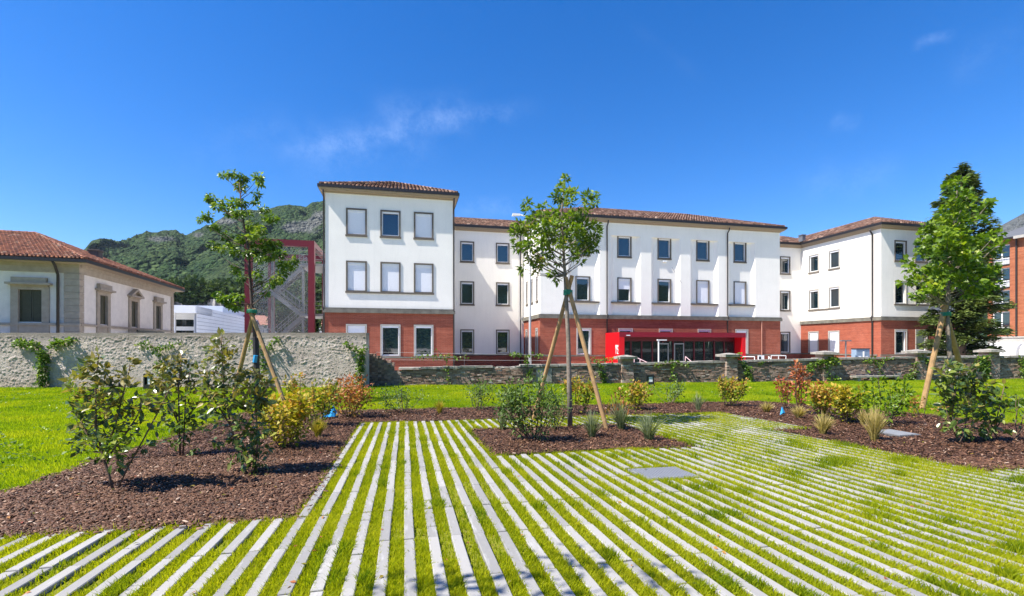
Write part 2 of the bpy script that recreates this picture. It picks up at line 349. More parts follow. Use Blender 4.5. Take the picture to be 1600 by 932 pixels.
M_ = dict(
    plaster=m_plaster(), brick=m_facebrick('red_facade_brick', (0.42, 0.098, 0.050), (0.27, 0.058, 0.032), (0.42, 0.25, 0.19)),
    obrick=m_facebrick('orange_brick', (0.43, 0.135, 0.055), (0.33, 0.09, 0.04), (0.40, 0.25, 0.17)),
    glass=m_glass(), clear=m_clear(), mesh=m_mesh(),
    surround=plain('window_surround', (0.125, 0.105, 0.085), 0.7), white=plain('white_paint', (0.80, 0.80, 0.80), 0.45, 0.03),
    blind=plain('blind_fabric', (0.76, 0.77, 0.82), 0.7, 0.02), course=plain('grey_stone_course', (0.15, 0.14, 0.115), 0.85, 0.35, 2.0, 0.2),
    soffit=plain('beige_soffit', (0.36, 0.28, 0.20), 0.8, 0.06), gutter=plain('dark_gutter', (0.022, 0.02, 0.021), 0.4, 0.1),
    pipe=plain('dark_downpipe', (0.03, 0.025, 0.024), 0.4, 0.1),
    tile=m_tiles('brown_roof_tile', [(0.0, (0.045, 0.026, 0.021)), (0.4, (0.125, 0.066, 0.048)), (0.7, (0.215, 0.12, 0.088)), (1.0, (0.38, 0.26, 0.20))]),
    rtile=m_tiles('red_roof_tile', [(0.0, (0.10, 0.045, 0.033)), (0.4, (0.23, 0.09, 0.055)), (0.75, (0.31, 0.125, 0.07)), (1.0, (0.36, 0.23, 0.16))]),
    red=plain('red_lacquer', (0.56, 0.004, 0.010), 0.35, 0.05, 3), shade_red=plain('shaded_red_steel', (0.085, 0.002, 0.006), 0.4, 0.08, 3), darkred=plain('dark_red_steel', (0.19, 0.003, 0.014), 0.4, 0.08, 3),  # deepest red: shade under the porch roof is put into the steel colour
    frame_red=plain('crimson_steel', (0.10, 0.004, 0.012), 0.45, 0.08, 3), steel=plain('galvanised_steel', (0.22, 0.225, 0.23), 0.45, 0.1, 5, 0, 0.5),
    lamp_grey=plain('lamp_post_grey', (0.38, 0.385, 0.39), 0.45, 0.06), paleg=plain('pale_grey_metal', (0.6, 0.6, 0.6), 0.4, 0.05), black=plain('black_metal', (0.018, 0.02, 0.022), 0.4, 0.1),
    lit=plain('frosted_panel', (0.62, 0.66, 0.68), 0.3, 0.04), stone=plain('house_sandstone', (0.36, 0.305, 0.235), 0.85, 0.15, 3, 0.25),
    hplaster=plain('house_plaster', (0.72, 0.67, 0.60), 0.9, 0.08, 2.2, 0.35), shutter=plain('olive_shutter', (0.066, 0.066, 0.04), 0.6, 0.1),
    wpanel=plain('white_cladding', (0.82, 0.83, 0.85), 0.5, 0.05, 0.6), greyb=plain('grey_cladding', (0.25, 0.27, 0.31), 0.6, 0.06, 0.5),
    slate=plain('slate_roof', (0.10, 0.105, 0.115), 0.8, 0.15, 1.5), coping=plain('coping_stone', (0.27, 0.25, 0.22), 0.85, 0.4, 5, 0.6), trim=plain('light_stone_trim', (0.36, 0.34, 0.31), 0.85, 0.1, 3.5, 0.1),
    oldbrick=m_oldbrick(), mortar=plain('old_mortar', (0.13, 0.115, 0.10), 0.95, 0.3, 5, 0.6), roughcast=m_roughcast(),
    paver=m_paver(), lawn=m_lawn(), soil=m_soil(), mulch=m_mulchbase(), chip=m_chip(), plate=m_panel(),
    bounce_ground=plain('pale_bounce_ground', (0.54, 0.52, 0.47), 0.9, 0.08, 3, 0.2), slab=plain('grey_slab', (0.19, 0.20, 0.215), 0.7, 0.15, 9, 0.2),
    grass=m_grass('grass_blade', (0.12, 0.20, 0.006), (0.34, 0.38, 0.008), (0.47, 0.46, 0.03)),
    lgrass=m_grass('lawn_blade', (0.11, 0.21, 0.006), (0.28, 0.375, 0.008), (0.43, 0.45, 0.02)),
    forest=m_forest(), bark=plain('tree_bark', (0.20, 0.165, 0.13), 0.9, 0.35, 14, 0.6), dbark=plain('dark_bark', (0.075, 0.05, 0.042), 0.85, 0.35, 18, 0.5),
    stem=plain('shrub_stem', (0.13, 0.085, 0.055), 0.85, 0.3, 20, 0.4), stake=plain('stake_wood', (0.36, 0.22, 0.10), 0.75, 0.28, 5, 0.4),
    tie=plain('green_tie_band', (0.02, 0.22, 0.15), 0.6, 0.15), guard=plain('black_tree_guard', (0.03, 0.025, 0.03), 0.5, 0.2),
    blue=plain('blue_plastic', (0.03, 0.30, 0.62), 0.4, 0.15, 30), bluebox=plain('blue_grey_cabinet', (0.20, 0.27, 0.36), 0.5, 0.06),
    pink=plain('pale_pink_rail', (0.62, 0.42, 0.44), 0.5, 0.05), rock=plain('quarry_rock', (0.22, 0.21, 0.20), 0.95, 0.5, 0.35, 1.0),
    terracotta=plain('distant_roof', (0.36, 0.17, 0.12), 0.85, 0.15, 1.0))
# ================================================================== ground sheets
def sheet(name, poly, mat, lift, kind='structure', nt=1, label=None):
    V = [(x, y, float(gz(x, y)) + lift) for x, y in poly]
    me = bpy.data.meshes.new(name); me.from_pydata(V, [], [tuple(range(len(V)))]); me.update()
    return link(name, me, mat, None, label, kind)
g = MB(); g.add([(-6000, -6000, -0.62), (6000, -6000, -0.62), (6000, 9000, -0.62), (-6000, 9000, -0.62)], [(0, 1, 2, 3)])
g.build('ground', M_['bounce_ground'], kind='structure')  # unseen ground behind the walls, made pale to bounce light onto the facades
WALL_T = 24.2
def wall_t(lat):
    """depth of the boundary walls at a lateral distance"""
    return WALL_T + 0.2 if lat < -7.3 else 25.2 + 0.137 * (lat + 6.1)
V = []; F = []
lats = np.concatenate([np.linspace(-60, -7.31, 12), np.linspace(-7.29, 60, 20)]); frac = [-10, -4, 0, 5, 10, 15, 19.9, 20.1, 1e3]
for a in lats:
    for f in frac:
        t = wall_t(a) if f > 100 else f
        p = FW * t + RT * a; V.append((p[0], p[1], float(gz(p[0], p[1])) - 0.012))
n = len(frac)
for i in range(len(lats) - 1):
    for j in range(n - 1): F.append((i * n + j, (i + 1) * n + j, (i + 1) * n + j + 1, i * n + j + 1))
np_mesh('lawn', V, F, M_['lawn'], kind='structure')

YF = 5.11                                                     # front line of both side beds
def in_center(x, y): return (x > 1.40) & (x < 5.06) & (y > 7.72) & (y < 10.66)
def in_paving(x, y):
    a = (y < YF) & (x > -9) & (x < 13)
    b = (x > -1.06) & (x < 8.9) & (y >= YF) & (y < 12.25) & ~((x > 7.87) & (y < 9.05))
    return (a | b) & ~in_center(x, y)
def bed_wob(x, y): return 0.16 * (fbm(x * 1.1, y * 1.1, 3, 5) - 0.45)
def in_mulch(x, y):
    w = bed_wob(x, y)
    a = (x > -4.62 + w) & (x < -1.06) & (y > YF) & (y < 15.35 + w)
    b = (x > -4.62 + w) & (x < 14.3 + w - np.clip((y - 11.0) * 0.38, 0, 3)) & (y > 12.25) & (y < 15.35 + w)
    c = (((x > 7.87) & (y > YF) & (y < 9.06)) | ((x > 8.9) & (y >= 9.0) & (y < 12.3))) & (x < 14.3 + w - np.clip((y - 11.0) * 0.38, 0, 3))
    return a | b | c | in_center(x, y)
# bed sheets: a fine quad grid kept where the bed is
def grid_sheet(name, fn, x0, x1, y0, y1, st, mat, lift, rough=0.0):
    xs = np.arange(x0, x1 + st, st); ys = np.arange(y0, y1 + st, st)
    X, Y = np.meshgrid(xs, ys, indexing='ij'); k = fn(X[:-1, :-1] + st / 2, Y[:-1, :-1] + st / 2)
    Z = gz(X, Y) + lift + rough * (fbm(X * 2.2, Y * 2.2, 4, 9) - 0.45)
    idx = np.arange(X.size).reshape(X.shape)
    F = np.stack([idx[:-1, :-1][k], idx[1:, :-1][k], idx[1:, 1:][k], idx[:-1, 1:][k]], 1)
    used, inv = np.unique(F, return_inverse=True); V = np.stack([X.ravel(), Y.ravel(), Z.ravel()], 1)[used]
    return np_mesh(name, V, inv.reshape(F.shape), mat, kind='structure', smooth=True)
grid_sheet('mulch_bed', in_mulch, -4.8, 14.5, YF, 15.6, 0.1, M_['mulch'], 0.012, 0.07)
pav_soil = grid_sheet('paving_bed', in_paving, -9, 13, 0.5, 12.3, 0.1, M_['soil'], -0.006, 0.02)

# ================================================================== paving stones
pav = thing('pavement', None, None); pav['kind'] = 'structure'
SX, SL, SW = 0.206, 0.83, 0.088
def stone_mesh(seed):
    r = random.Random(seed); b = 0.006; V = []
    j = lambda s: s * r.uniform(-1, 1)
    for z, o in ((-1, 0), (0 - 0.006, 0), (0, b)):
        for sx, sy in ((-1, -1), (1, -1), (1, 1), (-1, 1)):
            V.append([sx * (0.5 * SW - o) + j(0.0015), sy * (0.5 - o * 0.9) + j(0.002), z * 1.0])
    for v in V[:4]: v[2] = -0.07
    F = [(0, 1, 5, 4), (1, 2, 6, 5), (2, 3, 7, 6), (3, 0, 4, 7), (4, 5, 9, 8), (5, 6, 10, 9), (6, 7, 11, 10), (7, 4, 8, 11), (8, 9, 10, 11)]
    me = bpy.data.meshes.new('paving_stone'); me.from_pydata(V, [], F); me.update(); me.materials.append(M_['paver']); return me
stone_m = [stone_mesh(k) for k in range(8)]
HOLE = (3.03, 3.89, 5.62, 6.38)
stones = []
def y_spans(x):
    sp = [(0.9, YF - 0.01)]
    if -1.06 < x < 8.9:
        a, b = YF, 12.22
        if x > 7.87: a = 9.08
        if 1.44 < x < 5.02: sp += [(a, 7.66), (10.72, b)]
        else: sp.append((a, b))
    out = []
    for a, b in sp:
        if HOLE[0] < x < HOLE[1] and a < HOLE[2] < b: out += [(a, HOLE[2]), (HOLE[3], b)]
        else: out.append((a, b))
    return out
for k in range(-43, 63):
    x = 0.036 + SX * k
    shift = 0.0 if rnd.random() < 0.72 else rnd.choice((0.28, -0.25, 0.4))
    for a, b in y_spans(x):
        for n in range(-7, 12):
            y0 = YF + SL * n + (shift if n < 40 else 0); y1 = y0 + SL
            c0, c1 = max(a, y0), min(b, y1)
            if c1 - c0 < 0.12: continue
            stones.append((x + rnd.uniform(-0.004, 0.004), (c0 + c1) / 2, c1 - c0 - 0.014))
def seen_rank(s):
    t = depth(s[0], s[1]); lat = s[0] * CS - s[1] * SN
    if t < 2.9 or abs(lat) > 1.09 * t: return 50 + t
    return t
stones.sort(key=seen_rank)
rest = MB()
for i, (x, y, ln) in enumerate(stones):
    z = float(gz(x, y)) + 0.028 + rnd.uniform(-0.005, 0.005); yaw = rnd.uniform(-0.006, 0.006)
    sl = -0.0253 * CS; slx = -0.0253 * SN
    if i < 300:
        o = bpy.data.objects.new('paving_stone', stone_m[i % 8]); col_.objects.link(o); o.parent = pav
        o.location = (x, y, z); o.rotation_euler = (math.atan(sl) + rnd.uniform(-.003, .003), -math.atan(slx) + rnd.uniform(-.01, .01), yaw); o.scale = (1, ln, 1)
    else:
        w = SW / 2; b = 0.006; q = []
        for zz, oo in ((-0.07, 0), (-0.006, 0), (0, b)):
            for sx, sy in ((-1, -1), (1, -1), (1, 1), (-1, 1)):
                q.append((x + sx * (w - oo), y + sy * (ln / 2 - oo), z + zz + sl * sy * ln / 2))
        rest.add(q, [(0, 1, 5, 4), (1, 2, 6, 5), (2, 3, 7, 6), (3, 0, 4, 7), (4, 5, 9, 8), (5, 6, 10, 9), (6, 7, 11, 10), (7, 4, 8, 11), (8, 9, 10, 11)])
rest.build('paving_stone', M_['paver'], pav, kind='stuff')
stone_arr = np.array(stones)

# ================================================================== facades
def wall_open(mb, fr, u0, u1, z0, z1, ops, dep=0.25):
    us = sorted({u0, u1, *[o[0] for o in ops], *[o[1] for o in ops]}); zs = sorted({z0, z1, *[o[2] for o in ops], *[o[3] for o in ops]})
    us = [u for u in us if u0 <= u <= u1]; zs = [z for z in zs if z0 <= z <= z1]
    O, U, N = fr
    q = lambda u, z, d=0.0: (O[0] + U[0] * u + N[0] * d, O[1] + U[1] * u + N[1] * d, z)
    for i in range(len(us) - 1):
        for j in range(len(zs) - 1):
            cu, cz = (us[i] + us[i + 1]) / 2, (zs[j] + zs[j + 1]) / 2
            if any(o[0] < cu < o[1] and o[2] < cz < o[3] for o in ops): continue
            mb.add([q(us[i], zs[j]), q(us[i + 1], zs[j]), q(us[i + 1], zs[j + 1]), q(us[i], zs[j + 1])], [(0, 1, 2, 3)])
    for a, b, c, d in ops:
        c = max(c, z0); d = min(d, z1)
        if d <= c: continue
        mb.add([q(a, c), q(a, d), q(a, d, -dep), q(a, c, -dep)], [(0, 1, 2, 3)]); mb.add([q(b, c), q(b, c, -dep), q(b, d, -dep), q(b, d)], [(0, 1, 2, 3)])
        if c > z0: mb.add([q(a, c), q(a, c, -dep), q(b, c, -dep), q(b, c)], [(0, 1, 2, 3)])
        if d < z1: mb.add([q(a, d), q(b, d), q(b, d, -dep), q(a, d, -dep)], [(0, 1, 2, 3)])
SUR = 0.10
def window(parent, fr, uc, w, z0, z1, blind=0.0, mat='surround', sill=True, d0=0.0, fw=0.07, sillw=0.04, mull=False):
    """surround (the part) with frame, pane, roller blind and sill as sub-parts; w, z0, z1 are outer sizes"""
    a, b = uc - w / 2, uc + w / 2; s = SUR
    m = MB(); m.fbox(fr, a, a + s, z0, z1, d0 - 0.02, d0 + 0.05); m.fbox(fr, b - s, b, z0, z1, d0 - 0.02, d0 + 0.05); m.fbox(fr, a + s, b - s, z1 - s, z1, d0 - 0.02, d0 + 0.048)
    m.fbox(fr, a + s, b - s, z0, z0 + s * 0.6, d0 - 0.02, d0 + 0.046)
    win = m.build('window', M_[mat], parent)
    f = MB(); a2, b2, c2, e2 = a + s, b - s, z0 + s * 0.6, z1 - s
    f.fbox(fr, a2, a2 + fw, c2, e2, d0 - 0.2, d0 - 0.07); f.fbox(fr, b2 - fw, b2, c2, e2, d0 - 0.2, d0 - 0.07)
    f.fbox(fr, a2 + fw, b2 - fw, c2, c2 + fw, d0 - 0.2, d0 - 0.072); f.fbox(fr, a2 + fw, b2 - fw, e2 - fw, e2, d0 - 0.2, d0 - 0.072)
    if mull: f.fbox(fr, uc - 0.04, uc + 0.04, c2 + fw, e2 - fw, d0 - 0.2, d0 - 0.074)
    f.build('frame', M_['white'], win)
    p = MB(); p.fbox(fr, a2 + fw * 0.6, b2 - fw * 0.6, c2 + fw * 0.6, e2 - fw * 0.6, d0 - 0.17, d0 - 0.14); p.build('pane', M_['glass'], win)
    bl = MB(); bl.fbox(fr, a2 + 0.015, b2 - 0.015, e2 - 0.14, e2 - 0.01, d0 - 0.066, d0 - 0.01)
    if blind > 0: bl.fbox(fr, a2 + 0.02, b2 - 0.02, e2 - 0.14 - (e2 - 0.14 - c2) * blind, e2 - 0.14, d0 - 0.06, d0 - 0.05)
    bl.build('blind', M_['blind'], win)
    if sill:
        sl = MB(); sl.fbox(fr, a - sillw, b + sillw, z0 - 0.12, z0, d0 - 0.05, d0 + 0.075); sl.build('sill', M_['surround'], win)
    return win
def opening(uc, w, z0, z1): return (uc - w / 2 + SUR * 0.5, uc + w / 2 - SUR * 0.5, z0 + 0.03, z1 - SUR * 0.5)

def tile_face(mb_v, mb_f, mb_c, poly, pw, pl, hgt=0.125, seed=0):
    """rows of barrel tiles over a flat roof face; poly[0], poly[1] are the eave ends"""
    poly = [np.array(p, float) for p in poly]; eu = poly[1] - poly[0]; L = np.linalg.norm(eu); eu /= L
    nrm = np.cross(eu, poly[2] - poly[0]); nrm /= np.linalg.norm(nrm)
    if nrm[2] < 0: nrm = -nrm
    ev = np.cross(nrm, eu)
    if np.dot(ev, poly[2] - poly[0]) < 0: ev = -ev
    Q = np.array([[np.dot(p - poly[0], eu), np.dot(p - poly[0], ev)] for p in poly])
    U, Vv = np.meshgrid(np.arange(Q[:, 0].min() + pw / 2, Q[:, 0].max(), pw), np.arange(pl / 2, Q[:, 1].max(), pl), indexing='ij')
    U = U.ravel(); Vv = Vv.ravel(); ins = np.ones(len(U), bool); n = len(Q); sg = None
    for i in range(n):
        a, b = Q[i], Q[(i + 1) % n]; cr = (b[0] - a[0]) * (Vv - a[1]) - (b[1] - a[1]) * (U - a[0])
        if sg is None: sg = np.sign(cr[len(cr) // 2]) if cr[len(cr) // 2] != 0 else 1
        area = 0.5 * sum(Q[k][0] * Q[(k + 1) % n][1] - Q[(k + 1) % n][0] * Q[k][1] for k in range(n))
        ins &= (cr * np.sign(area) > -pw * 0.3)
    U = U[ins]; Vv = Vv[ins]; r = np.random.default_rng(seed); m = len(U)
    ang = np.linspace(0, math.pi, 5); tv = []
    for end in (0, 1):
        for a in ang: tv.append((-math.cos(a) * pw * (0.46 if end == 0 else 0.37), (-0.54 if end == 0 else 0.5) * pl, math.sin(a) * hgt * (1.0 if end == 0 else 0.75) + (0.028 if end == 0 else 0.0)))
    tv = np.array(tv); jit = r.normal(0, 0.006, (m, 1, 3))
    loc = tv[None] + jit
    W = poly[0] + (U[:, None] + loc[:, :, 0])[..., None] * eu + (Vv[:, None] + loc[:, :, 1])[..., None] * ev + loc[:, :, 2][..., None] * nrm
    base = sum(len(x) for x in mb_v)
    f = np.array([[k, k + 1, k + 6, k + 5] for k in range(4)] + [[0, 2, 1, 1], [0, 4, 3, 2]])
    f = f[:4]; f = np.concatenate([f, [[4, 3, 1, 0]]])
    mb_f.append((f[None] + (np.arange(m) * 10)[:, None, None]).reshape(-1, 4) + base)
    mb_v.append(W.reshape(-1, 3)); mb_c.append(np.repeat(np.clip(r.normal(0.5, 0.24, m), 0, 1), 10))

def roof(parent, faces, mat, pw=0.24, pl=0.4, ridges=(), seed=0, under=None):
    """underlay (the part 'roof'), its barrel tiles and its ridge tiles"""
    m = MB()
    for f in faces: m.add(f, [tuple(range(len(f)))])
    r = m.build('roof', M_[under or 'gutter'], parent)
    v, ff, c = [], [], []
    for i, f in enumerate(faces): tile_face(v, ff, c, [(p[0], p[1], p[2] + 0.01) for p in f], pw, pl, seed=seed + i)
    np_mesh('tile', np.concatenate(v), np.concatenate(ff), M_[mat], r, col=np.concatenate(c), kind='stuff')
    if ridges:
        rm = MB()
        for a, b in ridges:
            a, b = Vector(a), Vector(b); k = max(2, int((b - a).length / 0.4)); 
            for i in range(k):
                p, q = a.lerp(b, i / k), a.lerp(b, (i + 1.08) / k); rm.tube([p + Vector((0, 0, .03)), q + Vector((0, 0, .03))], [0.12, 0.095], 7, rnd.uniform(0.35, 0.95))
        rm.build('ridge_tile', M_[mat], r, kind='stuff')
    return r
def hip_faces(x0, x1, y0, y1, ze, pitch, ridge, inset=None):
    """four faces of a hip roof; ridge 'x' or 'y'"""
    tg = math.tan(rad(pitch))
    if ridge == 'y':
        h = (x1 - x0) / 2; xm = (x0 + x1) / 2; i = inset or h; zr = ze + h * tg; A = (xm, y0 + i, zr); B = (xm, y1 - i, zr)
        return [[(x0, y0, ze), (x1, y0, ze), A], [(x1, y0, ze), (x1, y1, ze), B, A], [(x1, y1, ze), (x0, y1, ze), B], [(x0, y1, ze), (x0, y0, ze), A, B]], A, B
    h = (y1 - y0) / 2; ym = (y0 + y1) / 2; i = inset or h; zr = ze + h * tg; A = (x0 + i, ym, zr); B = (x1 - i, ym, zr)
    return [[(x0, y0, ze), (x1, y0, ze), B, A], [(x1, y0, ze), (x1, y1, ze), B], [(x1, y1, ze), (x0, y1, ze), A, B], [(x0, y1, ze), (x0, y0, ze), A]], A, B

# ------------------------------------------------------------------ the white and brick building
bld = thing('school_building', 'long white rendered building with brick ground floor, brown tiled roofs and three projecting blocks', 'building', (0, 0, 0))
ZB, ZT = -0.6, 12.25
TX0, TX1, TY = -5.41, 3.41, 35.3
WY = 44.2
MX0, MX1, MY = 11.0, 34.4, 38.6
RX0, RX1, RY = 42.1, 50.9, 35.2
FT = ((0, TY), (1, 0), (0, -1)); FWg = ((0, WY), (1, 0), (0, -1)); FM = ((0, MY), (1, 0), (0, -1)); FR = ((0, RY), (1, 0), (0, -1))
FML = ((MX0, 0), (0, 1), (-1, 0)); FRL = ((RX0, 0), (0, 1), (-1, 0)); FTL = ((TX0, 0), (0, 1), (-1, 0)); FTR = ((TX1, 0), (0, 1), (1, 0)); FMR = ((MX1, 0), (0, 1), (1, 0))
R1, R2, R3 = (9.4, 11.27), (5.45, 7.58), (0.86, 3.14)
twx = (-3.34, -1.02, 1.31); mwx = (14.85, 18.7, 22.55, 26.4, 30.27)
up = lambda xs, w: [opening(x, w, *r) for r in (R1, R2) for x in xs]
lo = lambda xs, w: [opening(x, w, *R3) for x in xs]
ZC0, ZC1 = 3.93, 4.28                                          # stone course between brick and render
# tower
m = MB(); wall_open(m, FT, TX0, TX1, ZC0, ZT, up(twx, 1.4)); wall_open(m, FTL, TY, 54.2, ZC0, ZT, []); wall_open(m, FTR, TY, 54.2, ZC0, ZT, []); m.build('wall', M_['plaster'], bld)
m = MB(); wall_open(m, FT, TX0 - .03, TX1 + .03, ZB, ZC0, lo(twx, 1.4)); m2 = ((TX0 - .03, 0), (0, 1), (-1, 0)); wall_open(m, m2, TY, 54.2, ZB, ZC0, []); wall_open(m, ((TX1 + .03, 0), (0, 1), (1, 0)), TY, WY, ZB, ZC0, []); m.build('brick_wall', M_['brick'], bld)
for x, b in zip(twx, (1, 0, 1)): window(bld, FT, x, 1.4, *R1, b)
for x in twx: window(bld, FT, x, 1.4, *R2, 1, sill=False)
for x, b in zip(twx, (0.3, 0, 0)): window(bld, FT, x, 1.4, *R3, b, 'trim', sill=False)
# recessed links
for x0, x1, xs in ((TX1, MX0, (5.6, 8.95)), (MX1, RX0, (36.7, 40.05))):
    m = MB(); wall_open(m, FWg, x0, x1, 0.83, ZT, up(xs, 1.3) + lo(xs, 1.3)); m.build('wall', M_['plaster'], bld)
    for r in (R1, R2, R3):
        for x in xs: window(bld, FWg, x, 1.3, *r, 0, 'surround', sill=r != R3)
    m = MB(); m.fbox(FWg, x0, x1, ZB, 0.72, -0.2, 0.03); m.build('plinth', M_['brick'], bld)
# main block with recessed panels between pilasters
PD = 0.22; PT = 11.17
m = MB(); edges = []; ops = up(mwx, 1.34)
def cove(c):
    """plan of one recessed panel, left to right, with rounded flanks"""
    l, r = c - 1.38, c + 1.45; k = 0.34; pts = [(l, 0.0)]
    pts += [(l + k * math.sin(a), -PD * (1 - math.cos(a)) if False else -PD * math.sin(a) ** 0.9) for a in np.linspace(0.2, math.pi / 2, 5)]
    pts += [(r - k * math.cos(a), -PD * math.cos(a) ** 0.8 if a < 1.5 else 0.0) for a in np.linspace(0, math.pi / 2, 7)]
    return pts
q = lambda u, z, d: (u, MY - d, z)
us = MX0
wall_open(m, FM, MX0, MX1, PT, ZT, [o for o in ops if o[2] > 99] )
for c in mwx:
    pr = cove(c); wall_open(m, FM, us, pr[0][0], ZC0, PT, [])
    for (u0, d0), (u1, d1) in zip(pr[:-1], pr[1:]):
        flat = abs(d0 + PD) < 1e-3 and abs(d1 + PD) < 1e-3
        if flat: wall_open(m, ((0, MY + PD), (1, 0), (0, -1)), u0, u1, ZC0, PT, [o for o in ops if u0 < o[0] < u1])
        else: m.add([q(u0, ZC0, d0), q(u1, ZC0, d1), q(u1, PT, d1), q(u0, PT, d0)], [(0, 1, 2, 3)])
    m.add([q(u, PT, d) for u, d in pr], [tuple(range(len(pr)))])
    us = pr[-1][0]
wall_open(m, FM, us, MX1, ZC0, PT, [])
lw = [(39.5, .72), (41.2, .72), (43.0, .72)]
wall_open(m, FML, MY, WY, ZC0, ZT, [opening(y, w, *R2) for y, w in lw]); wall_open(m, FMR, MY, WY, ZC0, ZT, [])
m.build('wall', M_['plaster'], bld)
m = MB(); wall_open(m, ((0, MY - .03), (1, 0), (0, -1)), MX0 - .03, MX1 + .03, ZB, ZC0, lo(mwx, 1.34))
wall_open(m, ((MX0 - .03, 0), (0, 1), (-1, 0)), MY - .03, WY, ZB, ZC0, [opening(y, w, *R3) for y, w in lw[::2]]); wall_open(m, ((MX1 + .03, 0), (0, 1), (1, 0)), MY - .03, WY, ZB, ZC0, [])
m.build('brick_wall', M_['brick'], bld)
for x, b in zip(mwx, (0, 0, 0, 0, 0)): window(bld, FM, x, 1.34, *R1, b, d0=-PD, sillw=0.02)
for x, b in zip(mwx, (0, .42, 0, 1, 1)):
    w = window(bld, FM, x, 1.34, *R2, b, d0=-PD, sill=False)
    s = MB(); s.fbox(FM, x - 1.36, x + 1.43, 5.3, 5.44, -PD, 0.02); s.build('sill', M_['surround'], w)
for x, b in zip(mwx, (0, 0, 0, 0, .1)): window(bld, FM, x, 1.34, *R3, b, 'trim', sill=False, d0=.03)
for y, w in lw: window(bld, FML, y, w, *R2, 0, 'trim', sillw=.02)
for y, w in lw[::2]: window(bld, FML, y, w, *R3, 0, 'trim', sill=False, d0=.03)
# right block
rlx = (42.53, 40.06); rfx = (44.3, 46.68, 49.06)
m = MB(); wall_open(m, FRL, RY, WY, ZC0, ZT, up(rlx, 1.3)); wall_open(m, FR, RX0, RX1, ZC0, ZT, up(rfx, 1.4)); wall_open(m, ((RX1, 0), (0, 1), (1, 0)), RY, 54.2, ZC0, ZT, []); m.build('wall', M_['plaster'], bld)
m = MB(); wall_open(m, ((RX0 - .03, 0), (0, 1), (-1, 0)), RY - .03, WY, ZB, ZC0, lo(rlx, 1.3)); wall_open(m, ((0, RY - .03), (1, 0), (0, -1)), RX0 - .03, RX1 + .03, ZB, ZC0, lo(rfx, 1.4)); m.build('brick_wall', M_['brick'], bld)
for y in rlx:
    window(bld, FRL, y, 1.3, *R1, 0, 'trim'); window(bld, FRL, y, 1.3, *R2, 0, 'trim', sill=False); window(bld, FRL, y, 1.3, *R3, 1, 'trim', sill=False, d0=.03)
for x in rfx:
    window(bld, FR, x, 1.4, *R1, 0); window(bld, FR, x, 1.4, *R2, 0, 'trim', sill=False); window(bld, FR, x, 1.4, *R3, 0, 'trim', sill=False, d0=.03)
for fr, a, b in ((FT, twx[0] - .74, twx[2] + .74), (FRL, rlx[1] - .7, rlx[0] + .7), (FR, rfx[0] - .74, rfx[2] + .74)):
    m = MB(); m.fbox(fr, a, b, R2[0] - .13, R2[0], -.05, .08); m.build('long_sill', M_['surround'], bld)
# stone courses and base ledges
m = MB(); l = MB()
for fr, a, b in ((FT, TX0 - .16, TX1 + .16), (FM, MX0 - .16, MX1 + .16), (FR, RX0 - .16, RX1 + .16)):
    m.fbox(fr, a, b, ZC0, ZC1 - .1, -.3, .16); m.fbox(fr, a + .05, b - .05, ZC1 - .1, ZC1, -.3, .11); l.fbox(fr, a + .06, b - .06, 0.72, 0.83, -.02, .10)
for fr, a, b in ((FTL, TY + .3, 54), (FTR, TY + .3, WY), (FML, MY + .3, WY), (FMR, MY + .3, WY), (FRL, RY + .3, WY)):
    m.fbox(fr, a, b, ZC0, ZC1 - .1, -.3, .157); m.fbox(fr, a, b, ZC1 - .1, ZC1, -.3, .107); l.fbox(fr, a, b, 0.721, 0.829, -.02, .097)
l.fbox(FWg, TX1 + .03, MX0 - .03, .722, .828, -.02, .08); l.fbox(FWg, MX1 + .03, RX0 - .03, .722, .828, -.02, .08)
m.build('stone_course', M_['course'], bld); l.build('base_ledge', M_['course'], bld)
# eaves
ev = MB(); gt = MB()
for k, (x0, x1, y0, y1) in enumerate(((TX0, TX1, TY, 54.2), (TX1 - 1, MX0 + 1, WY, 54.25), (MX0, MX1, MY, 50.6), (MX1 - 1, RX0 + 1, WY, 54.25), (RX0, RX1, RY, 54.3))):
    d = (0, -.012, .008, -.012, 0.004)[k]
    for o, za, zb, t in ((.10, ZT, ZT + .1, ev), (.27, ZT + .1, ZT + .18, ev), (.37, ZT + .18, ZT + .27, ev), (.45, ZT + .27, ZT + .47, gt)):
        t.box(x0 - o, x1 + o, y0 - o, y1 + o, za + d, zb + d)
ev.build('eave_soffit', M_['soffit'], bld); gt.build('gutter', M_['gutter'], bld)
ZE = ZT + .5
fT, a, b = hip_faces(TX0 - .3, TX1 + .3, TY - .3, 54.5, ZE, 22.5, 'y'); roof(bld, [fT[0], fT[1], fT[3], fT[2]], 'tile', 0.26, 0.42, [((TX0 - .3, TY - .3, ZE), a), ((TX1 + .3, TY - .3, ZE), a), (a, b)], 1)
fM, a, b = hip_faces(MX0 - .3, MX1 + .3, MY - .3, 50.9, ZE + .006, 21, 'x', 6.6); roof(bld, fM, 'tile', 0.26, 0.42, [((MX0 - .3, MY - .3, ZE), a), ((MX1 + .3, MY - .3, ZE), b), (a, b)], 10)
fR, a, b = hip_faces(RX0 - .3, RX1 + .3, RY - .3, 54.6, ZE + .003, 21.5, 'y'); roof(bld, fR, 'tile', 0.26, 0.42, [((RX0 - .3, RY - .3, ZE), a), ((RX1 + .3, RY - .3, ZE), a), (a, b)], 20)
zr = ZE + 5.3 * math.tan(rad(20))
